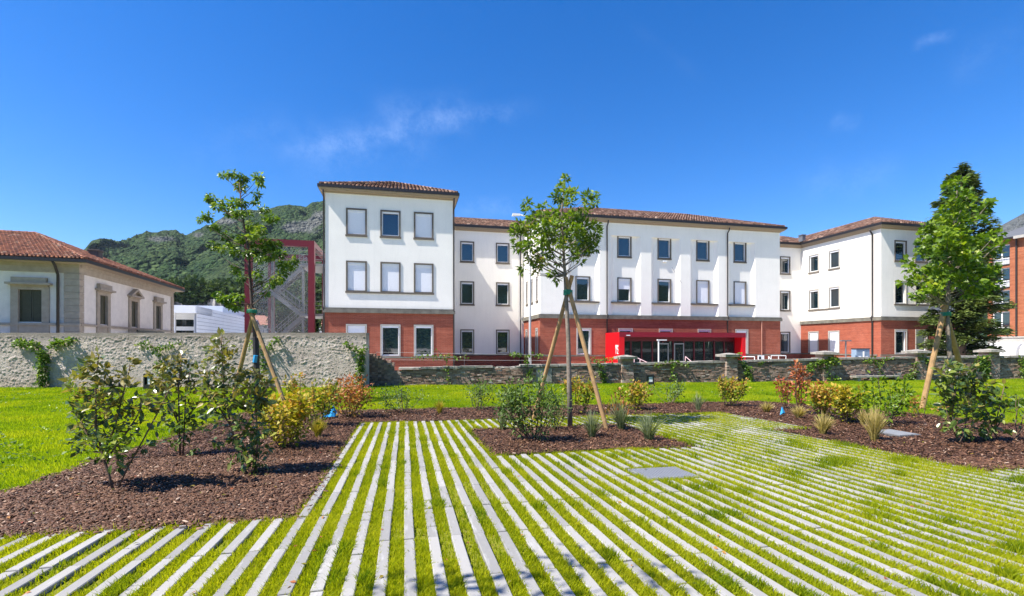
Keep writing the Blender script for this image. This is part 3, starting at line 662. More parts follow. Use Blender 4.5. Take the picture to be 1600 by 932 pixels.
for x0, x1 in ((TX1 - 1.5, MX0 + 3), (MX1 - 3, RX0 + 2.5)):
    roof(bld, [[(x0, WY - .3, ZE - .01), (x1, WY - .3, ZE - .01), (x1, WY + 5, zr), (x0, WY + 5, zr)], [(x1, WY + 10.3, ZE - .01), (x0, WY + 10.3, ZE - .01), (x0, WY + 5, zr), (x1, WY + 5, zr)]], 'tile', 0.26, 0.42, [((x0, WY + 5, zr), (x1, WY + 5, zr))], int(30 + x0))
# downpipes
def pipe(fr, u, z0, z1, d=.09, r=.055):
    O, U, N = fr; p = lambda z, dd: (O[0] + U[0] * u + N[0] * dd, O[1] + U[1] * u + N[1] * dd, z)
    k = MB(); k.tube([p(z0, d), p(4.0, d), p(4.1, d + .1), p(4.3, d + .1), p(4.4, d), p(z1 - .35, d), p(z1 - .12, .3), p(z1 + .1, .36)], r, 8); k.build('downpipe', M_['pipe'], bld, smooth=True)
pipe(FT, TX1 + .07, ZB, ZT, .02); pipe(FT, TX0 - .09, ZB, ZT, .02); pipe(FM, 16.95, ZB, ZT); pipe(FM, 28.75, ZB, ZT); pipe(FWg, MX0 - .35, ZB, ZT); pipe(FRL, 35.95, ZB, ZT, .1, .075)
k = MB(); k.tube([(MX1 - 2.05, MY - .1, ZB), (MX1 - 2.05, MY - .1, ZC0)], .05, 8); k.build('conduit', M_['terracotta'], bld)
k = MB(); k.box(RX0 - .5, RX0 - .1, WY - .7, WY - .2, ZE + .1, ZE + .75); k.box(RX0 - .56, RX0 - .04, WY - .76, WY - .14, ZE + .75, ZE + .83); k.build('roof_vent', M_['steel'], bld)
k = MB(); k.box(22.35, 22.75, MY + PD - .16, MY + PD - .001, 9.08, 9.2); k.build('wall_lamp', M_['white'], bld)
k = MB(); k.beam((23.15, MY - .03, 8.6), (24.1, MY - .03, 7.25), .02, .02); k.build('facade_cable', M_['steel'], bld)

# ------------------------------------------------------------------ red entrance pavilion
pv = thing('entrance_pavilion', 'low red steel entrance porch with glass walls in front of the brick ground floor', 'entrance porch', (22.6, 37.2, -.6))
po = (22.6, 37.2, -.6)
PX0, PX1, PY0, PY1 = 16.8, 28.5, 35.8, 38.5
k = MB(); k.box(PX0, PX0 + .45, PY0, PY1, -.6, 2.7); sp = k.build('side_panel', M_['red'], pv, po)
k = MB(); 
for z in (.55, 1.95): k.box(PX0 - .004, PX0 + .1, PY0 + .02, PY1, z, z + .015)
k.build('panel_joint', M_['darkred'], sp, None)
bpy.data.objects['panel_joint'].data.transform(Matrix.Translation(Vector(po) * -1))
k = MB(); k.box(PX1 - .38, PX1, PY0, PY1, -.6, 2.7); k.build('side_panel', M_['red'], pv, po)
k = MB(); k.box(PX0 + .002, PX1 - .002, PY0 - .012, PY1, 2.34, 2.73); k.build('roof_beam', M_['darkred'], pv, po)
k = MB(); k.box(PX0 + .45, PX1 - .38, 36.75, PY1, 2.0, 2.34); k.box(PX0 + .45, PX1 - .38, 36.72, 36.85, -.6, -.35); k.build('fascia', M_['shade_red'], pv, po)
xs = np.linspace(PX0 + .5, PX1 - .45, 12)
for x in xs:
    k = MB(); k.box(x - .05, x + .05, 36.7, 36.86, -.35, 2.0); k.build('post', M_['shade_red'], pv, po)
for i in range(11):
    k = MB(); k.box(xs[i] + .05, xs[i + 1] - .05, 36.77, 36.79, -.35, 2.0); k.build('glass_pane', M_['clear'], pv, po)
for x in (20.75, 22.2):
    k = MB(); k.box(x, x + .09, 36.64, 36.7, -.5, 1.85); k.box(x + .85, x + .94, 36.64, 36.7, -.5, 1.85); k.box(x + .09, x + .85, 36.64, 36.7, 1.74, 1.85); d = k.build('door', M_['steel'], pv, po)
    k = MB(); k.box(x + .09, x + .85, 36.66, 36.68, -.5, 1.74); k.build('door_glass', M_['clear'], d, po)
k = MB(); k.box(PX0 + .45, PX1 - .38, PY0 + .3, PY1, -.6, -.45); k.build('floor', M_['slab'], pv, po)
k = MB(); k.box(PX0 + .62, PX0 + .95, PY0 - .03, PY0 - .013, 2.42, 2.5); k.build('nameplate', M_['lit'], pv, po)
tc = bpy.data.curves.new('number_sign', 'FONT'); tc.body = '12'; tc.size = .62; tc.align_x = 'CENTER'; tc.extrude = .006; tc.materials.append(M_['white'])
tmp = bpy.data.objects.new('number_tmp', tc); col_.objects.link(tmp); bpy.context.view_layer.update()
tm = bpy.data.meshes.new_from_object(tmp.evaluated_get(bpy.context.evaluated_depsgraph_get())); bpy.data.objects.remove(tmp); bpy.data.curves.remove(tc); tm.name = 'number_sign'
to = bpy.data.objects.new('number_sign', tm); col_.objects.link(to); to.parent = pv
to.rotation_euler = (rad(90), 0, rad(-90)); to.location = (PX0 - .012 - po[0], 36.22 - po[1], .97 - po[2])
k = MB()
for z, y0, y1 in ((1.62, 35.95, 36.5), (1.52, 35.95, 36.5), (1.42, 36.1, 36.5)): k.box(PX0 - .012, PX0 - .001, y0, y1, z, z + .06)
k.build('sign_lines', M_['white'], pv, po)

# furniture between the building and the low wall
def rail(name, label, p0, p1, h, posts, mat, cat='handrail', slope=0.0):
    p0 = np.array(p0, float); p1 = np.array(p1, float); t = thing(name, label, cat, p0, 0, 'ramp handrails by the entrance'); 
    k = MB(); k.tube([Vector((0, 0, h)), Vector(p1 - p0) + Vector((0, 0, h - slope))], .03, 6); k.tube([Vector((0, 0, h * .55)), Vector(p1 - p0) + Vector((0, 0, h * .55 - slope))], .022, 6); k.build('rail_bar', M_[mat], t)
    for f in posts:
        q = Vector(p1 - p0) * f; k = MB(); k.tube([q, q + Vector((0, 0, h - slope * f))], .03, 6); k.build('post', M_[mat], t)
    return t
def at(px, t, z): p = P(px, 500, t); p[2] = z; return p
rail('handrail', 'pale pink tubular handrail sloping down at the left end of the red porch', at(991, 36, -.5), at(1014, 35.6, -.5), 1.32, (0, .4, 1), 'pink', slope=.5)
rail('handrail', 'short pale pink handrail sloping down at the middle of the red porch', at(1071, 36.5, -.5), at(1081, 36.2, -.5), 1.3, (0, 1), 'pink', slope=.4)
rail('handrail', 'white square railing just right of the red porch', at(1161, 37, -.5), at(1179, 37, -.5), 1.28, (0, 1), 'white')
rail('handrail', 'white railing sloping down by the corner of the central block', at(1201, 37, -.5), at(1212, 36.8, -.5), 1.3, (0, 1), 'white', slope=.7)
rail('handrail', 'thin grey railing below the right link window', at(1205, 38, -.5), at(1228, 38, -.5), 1.34, (0, .5, 1), 'paleg')
sgn = thing('small_sign', 'small white notice with dark print beside the white railings', 'sign', at(1189, 37, -.5))
k = MB(); k.box(-.27, .27, -.02, .02, .9, 1.38); k.build('panel', M_['white'], sgn); k = MB(); k.box(-.2, .0, -.027, -.021, 1.02, 1.3); k.build('print', M_['black'], sgn); k = MB(); k.box(-.03, .03, -.015, .015, 0, .9); k.build('post', M_['paleg'], sgn)
def tlamp(label, px, t, ztop, arm, mat):
    o = thing('garden_lamp', label, 'lamp post', at(px, t, -.55), 0, 'slim lamp posts in front of the building'); k = MB(); k.tube([(0, 0, 0), (0, 0, ztop + .55)], .05, 8); k.build('post', M_[mat], o)
    k = MB(); k.box(arm[0], arm[1], -.09, .09, ztop + .5, ztop + .58); k.build('lamp_head', M_[mat], o)
tlamp('slim pale lamp post with one flat arm in front of the red porch', 1029, 35, 2.05, (-.1, .62), 'paleg')
tlamp('slim T-shaped grey lamp post in front of the right brick wall', 1321.5, 35.4, 2.0, (-.42, .42), 'steel')
cb = thing('utility_cabinet', 'blue grey two-door utility cabinet in front of the right brick wall', 'cabinet', at(1344.5, 36.2, -.55))
k = MB(); k.box(-.62, .62, -.2, .2, 0, 1.93); k.build('body', M_['bluebox'], cb)
for x in (-.3, .3):
    k = MB(); k.box(x - .28, x + .28, -.225, -.2, .1, 1.86); d = k.build('door', M_['bluebox'], cb); k = MB(); k.box(x - .12, x + .1, -.232, -.225, 1.28, 1.4); k.build('label_plate', M_['white'], d)
k = MB(); k.box(-.66, .66, -.26, .22, 1.93, 1.98); k.build('lid', M_['black'], cb)
k = MB(); k.box(-.04, .05, -.3, -.23, 0, 1.75); k.build('post', M_['paleg'], cb)
# street lamp behind the low wall
sl = thing('street_lamp', 'tall grey street lamp with a curved arm behind the staked tree', 'street lamp', at(828, 34, -.6))
zt = 1.6 + (541 - 342) / 750 * 34 + .6
k = MB(); k.tube([(0, 0, 0), (0, 0, 3.2), (0, 0, zt)], [.11, .085, .055], 10); k.build('pole', M_['lamp_grey'], sl, smooth=True)
k = MB(); k.tube([(0, 0, zt - .05), (-.12, .0, zt + .12), (-.75, 0, zt + .23)], .045, 8); k.build('arm', M_['paleg'], sl, smooth=True)
k = MB(); k.add([(-1.3, -.14, zt + .12), (-.7, -.1, zt + .18), (-.7, .1, zt + .18), (-1.3, .14, zt + .12), (-1.25, -.1, zt + .3), (-.72, -.07, zt + .3), (-.72, .07, zt + .3), (-1.25, .1, zt + .3)], [(3, 2, 1, 0), (4, 5, 6, 7), (0, 1, 5, 4), (1, 2, 6, 5), (2, 3, 7, 6), (3, 0, 4, 7)]); k.build('lamp_head', M_['paleg'], sl)

# ------------------------------------------------------------------ red fire stair left of the building
fs = thing('fire_escape', 'crimson steel frame holding a grey mesh-sided outdoor staircase beside the white building', 'staircase', (-9.8, 45, -.6)); fo = (-9.8, 45, -.6)
AX, BX, AY, BY, FZ = -12.2, -7.5, 42.0, 48.7, 10.2
for y in (AY, BY):
    k = MB(); w = .24
    k.box(AX - w, AX + w, y - w, y + w, -.6, FZ); k.box(BX - w + .02, BX + w + .02, y - w, y + w, -.6, FZ); k.box(AX + w, BX - w + .02, y - w + .01, y + w - .01, FZ - .5, FZ - .004); k.build('portal_frame', M_['frame_red'], fs, fo)
k = MB(); k.box(AX - .2, AX + .2, AY + .28, BY - .28, FZ - .45, FZ - .01); k.box(BX - .15, BX + .25, AY + .28, BY - .28, FZ - .45, FZ - .01); k.build('side_beam', M_['frame_red'], fs, fo)
def flight(x0, z0, x1, z1, y0, y1):
    k = MB()
    for y in (y0, y1): k.beam((x0, y, z0), (x1, y, z1), .06, .3)
    n = 12
    for i in range(n):
        f = (i + .5) / n; x = x0 + (x1 - x0) * f; z = z0 + (z1 - z0) * f + .1; k.box(x - .15, x + .15, y0 + .03, y1 - .03, z, z + .04)
    s = k.build('stair_flight', M_['steel'], fs, fo)
    k = MB()
    for y in (y0, y1):
        for h in (.5, 1.05): k.tube([(x0, y, z0 + h), (x1, y, z1 + h)], .03, 5)
        for i in range(5):
            f = i / 4; x = x0 + (x1 - x0) * f; z = z0 + (z1 - z0) * f; k.tube([(x, y, z), (x, y, z + 1.05)], .025, 5)
    k.build('handrail', M_['steel'], s, fo)
flight(-8.6, 4.3, -11.0, 6.2, 43.0, 44.3); flight(-11.0, 6.2, -8.6, 8.5, 44.6, 45.9); flight(-11.0, 2.0, -8.6, 4.3, 44.6, 45.9); flight(-8.6, -.4, -11.0, 2.0, 43.0, 44.3)
for x0, x1, z, y0, y1 in ((-12, -11, 6.2, 42.8, 46), (-12, -11, 2.0, 42.8, 46), (-8.6, -5.44, 4.3, 42.8, 47), (-8.6, -5.44, 8.5, 42.8, 47)):
    k = MB(); k.box(x0, x1, y0, y1, z - .2, z); s = k.build('landing', M_['steel'], fs, fo)
    k = MB()
    for h in (.35, .7, 1.05): k.tube([(x0, y0 + .03, z + h), (x1, y0 + .03, z + h)], .025, 5)
    for x in np.linspace(x0, x1, 4): k.tube([(x, y0 + .03, z), (x, y0 + .03, z + 1.05)], .025, 5)
    k.build('handrail', M_['steel'], s, fo)
for x in (-11.05, -8.6, -6.9, -5.9):
    k = MB(); k.box(x - .09, x + .09, 44.3, 44.5, -.6, 8.4 if x > -9 else 9.4); k.build('post', M_['steel'], fs, fo)
for z0, z1 in ((-.5, 2.2), (2.25, 4.9), (4.95, 7.4), (7.45, 9.65)):
    k = MB(); k.box(AX + .3, BX - .28, AY + .05, AY + .06, z0, z1); k.build('mesh_panel', M_['mesh'], fs, fo)
    k = MB(); k.box(AX - .01, AX, AY + .3, BY - .3, z0, z1); k.build('mesh_panel', M_['mesh'], fs, fo)

# ------------------------------------------------------------------ old house on the left, own axes
hc = P(123, 541, 28); HZ = -.6
hs = thing('old_house', 'old cream house with sandstone trim, olive shutters and a red hipped tile roof', 'house', (hc[0], hc[1], HZ), rad(4.25))
D = 14.2; HW = 19.0
zf = lambda z: z - HZ
FH = ((0, 0), (1, 0), (0, -1)); FS = ((0, 0), (0, 1), (1, 0))
hwx = (-2.25, -6.9, -11.5); hwy = (2.67, 6.86, 11.0)
opf = [(x - .55, x + .55, zf(2.98), zf(4.81)) for x in hwx]; ops_ = [(y - .52, y + .52, zf(2.98), zf(4.81)) for y in hwy]
k = MB(); wall_open(k, FH, -HW, 0, 0, zf(6.3), opf, .2); wall_open(k, FS, 0, D, 0, zf(6.3), ops_, .2); k.box(-HW, -HW + .1, 0, D, 0, zf(6.3)); k.build('wall', M_['hplaster'], hs)
k = MB(); 
for fr, a, b in ((FH, -HW, .05), (FS, .05, D)): k.fbox(fr, a, b, zf(5.84), zf(6.34), -.05, .055 if fr is FH else .052); k.fbox(fr, a, b + (.06 if fr is FH else 0), zf(6.2), zf(6.36), -.05, .14 if fr is FH else .137)
k.build('frieze', M_['stone'], hs)
k = MB(); 
for fr, a, b in ((FH, -HW, .1), (FS, .1, D)): k.fbox(fr, a, b, zf(2.78), zf(2.92), -.05, .11 if fr is FH else .107)
k.build('string_course', M_['stone'], hs)
z = 0.0; i = 0
while z < zf(5.8):
    h = .38; k = MB(); w = .68
    k.box(-w, .07, -.07, .42, z + .008, min(z + h - .008, zf(5.82))); k.build('quoin', M_['stone'], hs); z += h; i += 1
z = 0
while z < zf(5.8):
    k = MB(); k.box(-.1, .06, D - .5, D + .05, z + .008, min(z + .372, zf(5.82))); k.build('quoin', M_['stone'], hs); z += .38
def hwin(fr, u, ped, w=1.08):
    k = MB(); s = .34
    k.fbox(fr, u - w / 2 - s, u - w / 2, zf(2.0), zf(5.0), -.05, .08); k.fbox(fr, u + w / 2, u + w / 2 + s, zf(2.0), zf(5.0), -.05, .08); k.fbox(fr, u - w / 2, u + w / 2, zf(4.81), zf(5.0), -.05, .078); k.fbox(fr, u - w / 2, u + w / 2, zf(2.0), zf(2.9), -.05, .05)
    win = k.build('window', M_['stone'], hs)
    k = MB(); k.fbox(fr, u - w / 2 - s + .03, u + w / 2 + s - .03, zf(5.0), zf(5.08), -.05, .15); k.fbox(fr, u - w / 2 - s - .14, u + w / 2 + s + .14, zf(5.08), zf(5.2), -.05, .32)
    if not ped: k.fbox(fr, u - w / 2 - s + .08, u + w / 2 + s - .08, zf(5.2), zf(5.5), -.05, .2)
    else:
        O, U, N = fr; q = lambda a, z, d: (O[0] + U[0] * a + N[0] * d, O[1] + U[1] * a + N[1] * d, z); e = w / 2 + s + .14
        for sg in (-1, 1):
            k.add([q(u + sg * e, zf(5.2), .3), q(u, zf(5.72), .3), q(u, zf(5.56), .3), q(u + sg * (e - .3), zf(5.2), .3), q(u + sg * e, zf(5.2), -.04), q(u, zf(5.72), -.04), q(u, zf(5.56), -.04), q(u + sg * (e - .3), zf(5.2), -.04)], [(0, 1, 2, 3), (4, 7, 6, 5), (0, 4, 5, 1), (3, 2, 6, 7), (0, 3, 7, 4)])
        k.add([q(u - e + .2, zf(5.2), .06), q(u + e - .2, zf(5.2), .06), q(u, zf(5.6), .06)], [(0, 1, 2)])
    k.build('hood', M_['stone'], win)
    for sg in (-1, 1):
        k = MB(); a, b = sorted((u + sg * .015, u + sg * w / 2)); k.fbox(fr, a, b, zf(2.98), zf(4.81), -.14, -.1); 
        z = 3.05
        while z < 4.75: k.fbox(fr, a + .07, b - .07, zf(z), zf(z + .045), -.1, -.085); z += .075
        k.fbox(fr, a, a + .06, zf(2.98), zf(4.81), -.1, -.075); k.fbox(fr, b - .06, b, zf(2.98), zf(4.81), -.1, -.076); k.build('shutter', M_['shutter'], win)
for x in hwx: hwin(FH, x, False)
for y, p in zip(hwy, (False, True, False)): hwin(FS, y, p, .95)
k = MB(); k.box(.05, 1.0, 5.0, 9.6, zf(2.02), zf(2.18)); bal = k.build('balcony', M_['stone'], hs)
k = MB(); k.box(.9, .98, 5.02, 9.58, zf(2.62), zf(2.7))
for y in np.linspace(5.05, 9.55, 24): k.box(.92, .96, y - .06, y + .06, zf(2.18), zf(2.62))
k.build('balustrade', M_['black'], bal)
k = MB(); k.box(-HW - .6, .6, -.6, D + .6, zf(6.36), zf(6.44)); k.build('eave_soffit', M_['soffit'], hs)
k = MB(); k.box(-HW - .66, .66, -.66, D + .66, zf(6.44), zf(6.56)); k.box(-HW - .7, .7, -.7, -.55, zf(6.4), zf(6.58)); k.box(.55, .7, -.55, D + .7, zf(6.4), zf(6.578)); k.build('gutter', M_['gutter'], hs)
ze = zf(6.6); zr = ze + 2.75; A = (-5.8, D / 2, zr); B = (-HW + 6, D / 2, zr); e = .62
hf = [[(-HW - e, -e, ze), (e, -e, ze), A, B], [(e, -e, ze), (e, D + e, ze), A], [(e, D + e, ze), (-HW - e, D + e, ze), B, A]]
roof(hs, hf, 'rtile', .2, .34, [((e, -e, ze), A), (A, B), ((e, D + e, ze), A)], 50, 'rtile')
k = MB(); k.tube([(-.93, -.6, zf(6.4)), (-.93, -.4, zf(6.2)), (-.93, -.12, zf(5.7)), (-.93, -.12, 0)], .07, 8); k.build('downpipe', M_['pipe'], hs, smooth=True)
k = MB(); k.box(-2.3, -1.72, 6.0, 6.6, ze + .8, ze + 1.6); k.box(-2.36, -1.66, 5.94, 6.66, ze + 1.6, ze + 1.7); k.build('chimney', M_['mortar'], hs)
k = MB(); k.box(-8.6, -6.6, 3.4, 4.6, ze + 1.2, ze + 1.82); k.box(-8.7, -6.5, 3.0, 4.7, ze + 1.82, ze + 1.9); k.build('skylight', M_['black'], hs)

# ------------------------------------------------------------------ white modern building far left
wb = thing('white_modern_building', 'long low building clad in white horizontal panels behind the roughcast wall', 'building', tuple(P(308, 541, 60) * (1, 1, 0)) )
wo = P(308, 541, 60); wo[2] = 0
d_ = P(390, 541, 60 * 63 / 44.0) - P(308, 541, 60); d_[2] = 0; d_ /= np.linalg.norm(d_); n_ = np.array([d_[1], -d_[0], 0])
fw_ = ((0, 0), tuple(d_[:2]), tuple(n_[:2])); zt = 6.63
k = MB(); k.fbox(fw_, 3.4, 90, -.6, zt, -9, -.08); k.fbox(fw_, .02, 3.4, -.6, zt - .04, -.3, -.08); k.build('wall', M_['greyb'], wb)
for i in range(15):
    for j in range(8):
        k = MB(); z0 = zt - .02 - (i + 1) * .48
        if z0 < -.6: break
        k.fbox(fw_, j * 11.2, j * 11.2 + 11.15, z0 + .05, z0 + .48, -.08, .0); k.build('cladding_panel', M_['wpanel'], wb)
k = MB(); k.fbox(fw_, 22, 52, zt, zt + 1.5, -10, -3); k.build('roof_block', M_['greyb'], wb); k = MB(); k.fbox(fw_, 21.5, 22, zt - .3, zt + 1.62, -10, -2.8); k.fbox(fw_, 22, 52, zt, zt + 1.52, -3, -2.9); k.build('roof_panel', M_['wpanel'], wb)
ff_ = ((0, 0), tuple(-n_[:2]), tuple(-d_[:2]))
k = MB(); k.fbox(ff_, 0, 9, 5.7, zt - .03, -6, .6); k.build('fascia', M_['wpanel'], wb)
k = MB(); k.fbox(ff_, .3, 9, -.6, 5.7, -3, -2.5); k.build('glass_wall', M_['glass'], wb)
for u in (.2, 2.6, 5.0, 7.4):
    k = MB(); k.fbox(ff_, u, u + .35, -.6, 5.7, -1, -.6); k.build('column', M_['wpanel'], wb)
k = MB(); k.fbox(ff_, .3, 9, 3.6, 4.1, -2.5, -2.3); k.fbox(ff_, .3, 9, 5.0, 5.7, -2.5, -2.2); k.build('glass_band', M_['wpanel'], wb)
dr = thing('distant_house', 'far low house with a pinkish tiled roof seen through the fire stair', 'house', tuple(P(445, 541, 95) * (1, 1, 0)))
k = MB(); k.box(-9, 9, -3, 3, -.6, 5.6); k.build('wall', M_['hplaster'], dr); k = MB(); k.add([(-10, -3.6, 5.6), (10, -3.6, 5.6), (10, 3.6, 5.6), (-10, 3.6, 5.6), (-10, 0, 7.6), (10, 0, 7.6)], [(0, 1, 5, 4), (2, 3, 4, 5), (1, 2, 5), (3, 0, 4), (3, 2, 1, 0)]); k.build('roof', M_['terracotta'], dr)

# ------------------------------------------------------------------ brick apartment block on the right
ap = thing('apartment_block', 'tall orange brick apartment block with white balcony windows at the right edge', 'building', (71, 44, -.6)); ao = (71, 44, -.6)
FA = ((71, 0), (0, 1), (-1, 0)); AYc = (44.0, 39.0, 34.0); zl = [(3.1, 5.8), (6.15, 8.4), (8.75, 11.1), (11.5, 13.9)]
ops_ = [(y - .9, y + .9, a, b) for y in (44.25, 38.5, 33) for a, b in zl]
k = MB(); wall_open(k, FA, 28, 45.6, 2.75, 14.6, ops_, .35); k.box(71.02, 90, 45.55, 45.6, 2.75, 14.6); k.build('wall', M_['obrick'], ap, ao)
k = MB(); k.fbox(FA, 28, 45.6, -.6, 2.6, -.2, .02); k.fbox(FA, 28, 45.62, 2.6, 2.75, -.2, .12); k.build('plinth', M_['trim'], ap, ao)
for a, b, z0, z1 in ops_:
    k = MB(); k.fbox(FA, a, a + .1, z0, z1, -.3, -.2); k.fbox(FA, b - .1, b, z0, z1, -.3, -.2); k.fbox(FA, (a + b) / 2 - .06, (a + b) / 2 + .06, z0, z1, -.3, -.2); k.fbox(FA, a + .1, b - .1, z1 - .12, z1, -.3, -.202); k.fbox(FA, a + .1, b - .1, z0, z0 + .8, -.3, -.21)
    w = k.build('window', M_['white'], ap, ao); k = MB(); k.fbox(FA, a + .1, b - .1, z0 + .8, z1 - .12, -.28, -.26); k.build('pane', M_['glass'], w, ao)
    k = MB(); k.fbox(FA, a, b, z0 - .12, z0, -.3, .08); k.fbox(FA, a, b, z0 + .9, z0 + .95, -.02, .03)
    for q_ in np.linspace(a + .02, b - .02, 12): k.fbox(FA, q_ - .012, q_ + .012, z0, z0 + .9, -.005, .02)
    k.build('railing', M_['black'], w, ao)
k = MB(); k.add([(70.4, 27, 14.6), (70.4, 46.2, 14.6), (80, 46.2, 17.7), (80, 27, 17.7), (90, 46.2, 14.6), (90, 27, 14.6)], [(1, 0, 3, 2), (2, 3, 5, 4), (1, 2, 4)]); k.build('roof', M_['slate'], ap, ao)
k = MB(); k.box(70.3, 70.55, 27, 42.6, 14.3, 14.62); k.build('gutter', M_['trim'], ap, ao); k = MB(); k.box(70.32, 70.55, 42.6, 46.2, 14.42, 14.6); k.build('gutter', M_['gutter'], ap, ao)
k = MB(); k.tube([(70.88, 42.65, 2.8), (70.88, 42.65, 14.4)], .09, 8); k.build('downpipe', M_['pipe'], ap, ao)
for i, (y0, y1, lab) in enumerate(((41.9, 44.9, 'white barrel awning nearer the conifer under the brick apartment block'), (38.6, 41.6, 'white barrel awning at the right picture edge under the brick apartments'))):
    o = thing('awning', lab, 'awning', (69.6, y0, 0), 0, 'white awnings below the apartment block'); V = []; F = []
    pr = [(1.35, 2.0), (.75, 1.9), (.25, 1.55), (0, 1.0), (-.02, -.4)]
    for yy in (.05, y1 - y0): V += [(a, yy, z) for a, z in pr]
    n = len(pr); F = [(j, j + 1, n + j + 1, n + j) for j in range(n - 1)] + [tuple(range(n - 1, -1, -1)), tuple(range(n, 2 * n))]
    k = MB(); k.add(V, F); k.build('canvas', M_['white'], o); k = MB(); k.box(1.3, 1.38, 0, y1 - y0, -.55, 2.05); k.build('back_bar', M_['paleg'], o)
# ================================================================== boundary walls
def LT(lat, t, z=0.0): p = FW * t + RT * lat; return np.array([p[0], p[1], z])
rw = thing('roughcast_wall', 'tall grey wall of coarse roughcast render with a weathered bare top, left of the brick wall', 'wall', LT(-20, WALL_T, -.6))
ro = LT(-20, WALL_T, -.6)
L0, L1, ZW = -46.0, -7.33, 2.27
us = np.concatenate([np.arange(L0, -26, .12), np.arange(-26, L1 - .02, .036), [L1]]); vs = np.arange(-.65, ZW + .001, .036)
U, W = np.meshgrid(us, vs, indexing='ij')
dsp = 0.62 * (0.065 * fbm(U * 5 + W * 1.5, W * 9 - U * 1.2, 4, 1) + 0.10 * np.abs(fbm(U * 8 + W * 4, W * 15, 4, 4) - .45) * 2 + 0.04 * vn(U * 25, W * 27, 5) + 0.10 * fbm(U * .8, W * 1.0, 2, 8))
dsp *= np.clip((ZW + .02 - W) / .2, .3, 1)
Vv = FW[None, None] * (WALL_T - dsp[..., None]) + RT[None, None] * U[..., None] + Z3 * (W + np.where(W > ZW - .02, .03 * (fbm(U * 2, W, 3, 2) - .4), 0))[..., None]
idx = np.arange(U.size).reshape(U.shape)
Fq = np.stack([idx[:-1, :-1], idx[1:, :-1], idx[1:, 1:], idx[:-1, 1:]], -1).reshape(-1, 4)
np_mesh('render_face', Vv.reshape(-1, 3), Fq, M_['roughcast'], rw, off=ro, smooth=False)
k = MB(); q = [LT(L0, WALL_T - .06), LT(L1, WALL_T - .06), LT(L1, WALL_T + .45), LT(L0, WALL_T + .45)]
k.add([(p[0], p[1], -.65) for p in q] + [(p[0], p[1], ZW - .006) for p in q], [(0, 1, 5, 4), (1, 2, 6, 5), (2, 3, 7, 6), (4, 5, 6, 7)]); k.build('wall_body', M_['roughcast'], rw, ro)

bw = thing('brick_garden_wall', 'low weathered brown brick garden wall with grey coping slabs and capped pillars', 'wall', LT(10, wall_t(10), -.6))
bo = LT(10, wall_t(10), -.6)
WD = np.array([1, .137]) / math.hypot(1, .137)            # along the wall in (lat, t)
def wp(s, off, z):                                        # s = metres along the wall from its left end
    lat = -7.3 + WD[0] * s; t = wall_t(-7.29) + WD[1] * s
    return FW * (t + off * WD[0]) + RT * (lat - off * WD[1]) + Z3 * z
def s_of_px(px):
    r = (px - 800) / 750; return (r * wall_t(-7.29) + 7.3) / (WD[0] - r * WD[1])
def wtop(s): return float(np.interp(s, [0, 4, 18, 28, 41, 60], [.40, .50, .70, .90, 1.0, 1.1]))
SE = 52.0
def wbox(mb, s0, s1, o0, o1, z0, z1, c=.5, j=0.0):
    jj = lambda: rnd.uniform(-j, j)
    q = [(s0, o0), (s1, o0), (s1, o1), (s0, o1)]
    mb.add([wp(s, o + jj(), z0 + jj()) for s, o in q] + [wp(s, o + jj(), z1 + jj()) for s, o in q], [(0, 3, 2, 1), (4, 5, 6, 7), (0, 1, 5, 4), (1, 2, 6, 5), (2, 3, 7, 6), (3, 0, 4, 7)], c)
core = MB(); s = -.5
while s < SE: wbox(core, s, s + 1, .03, .4, -.65, wtop(s + .5) - .12); s += 1
core.build('mortar', M_['mortar'], bw, bo)
bk = MB(); bh = .078; row = 0; z = -.62
while z < 1.1:
    s = -.5 - .12 * (row % 2) + rnd.uniform(-.05, 0)
    while s < SE:
        ln = .25 + rnd.uniform(-.05, .03)
        if z + bh < wtop(s) - .09 and rnd.random() > .012:
            c = min(1, max(0, rnd.gauss(.45, .22) + .25 * (float(vn(s * .35, z * 1.5, 3)) - .5)))
            wbox(bk, s + .006, s + ln - .006, .0 + rnd.uniform(-.02, .022), .2, z + .006, z + bh - .006, c, .005)
        s += ln
    z += bh; row += 1
for s in np.arange(-.5, 1.0, .16):                          # the rubble lump at the broken left end
    for z in np.arange(-.6, 1.15 - .5 * max(s, 0), .12): wbox(bk, s, s + .17, rnd.uniform(-.05, .02), .4, z, z + .12, rnd.uniform(.05, .5), .02)
bk.build('brick', M_['oldbrick'], bw, bo, kind='stuff')
s = 1.35
gap = (s_of_px(788), s_of_px(806))
while s < SE:
    ln = rnd.uniform(.85, 1.25)
    if not (s < gap[1] and s + ln > gap[0]):
        k = MB(); z = wtop(s + ln / 2) - .10 + rnd.uniform(-.012, .012); wbox(k, s + .008, s + ln - .008, -.07 + rnd.uniform(-.015, .015), .47, z, z + .115, .5, .012); k.build('coping_slab', M_['coping'], bw, bo)
        s += ln
    else:
        k = MB(); wbox(k, s, s + .3, .02, .4, wtop(s) - .14, wtop(s) - .06 + rnd.uniform(-.03, .03), .5, .03); k.build('rubble_stone', M_['coping'], bw, bo); s += .3
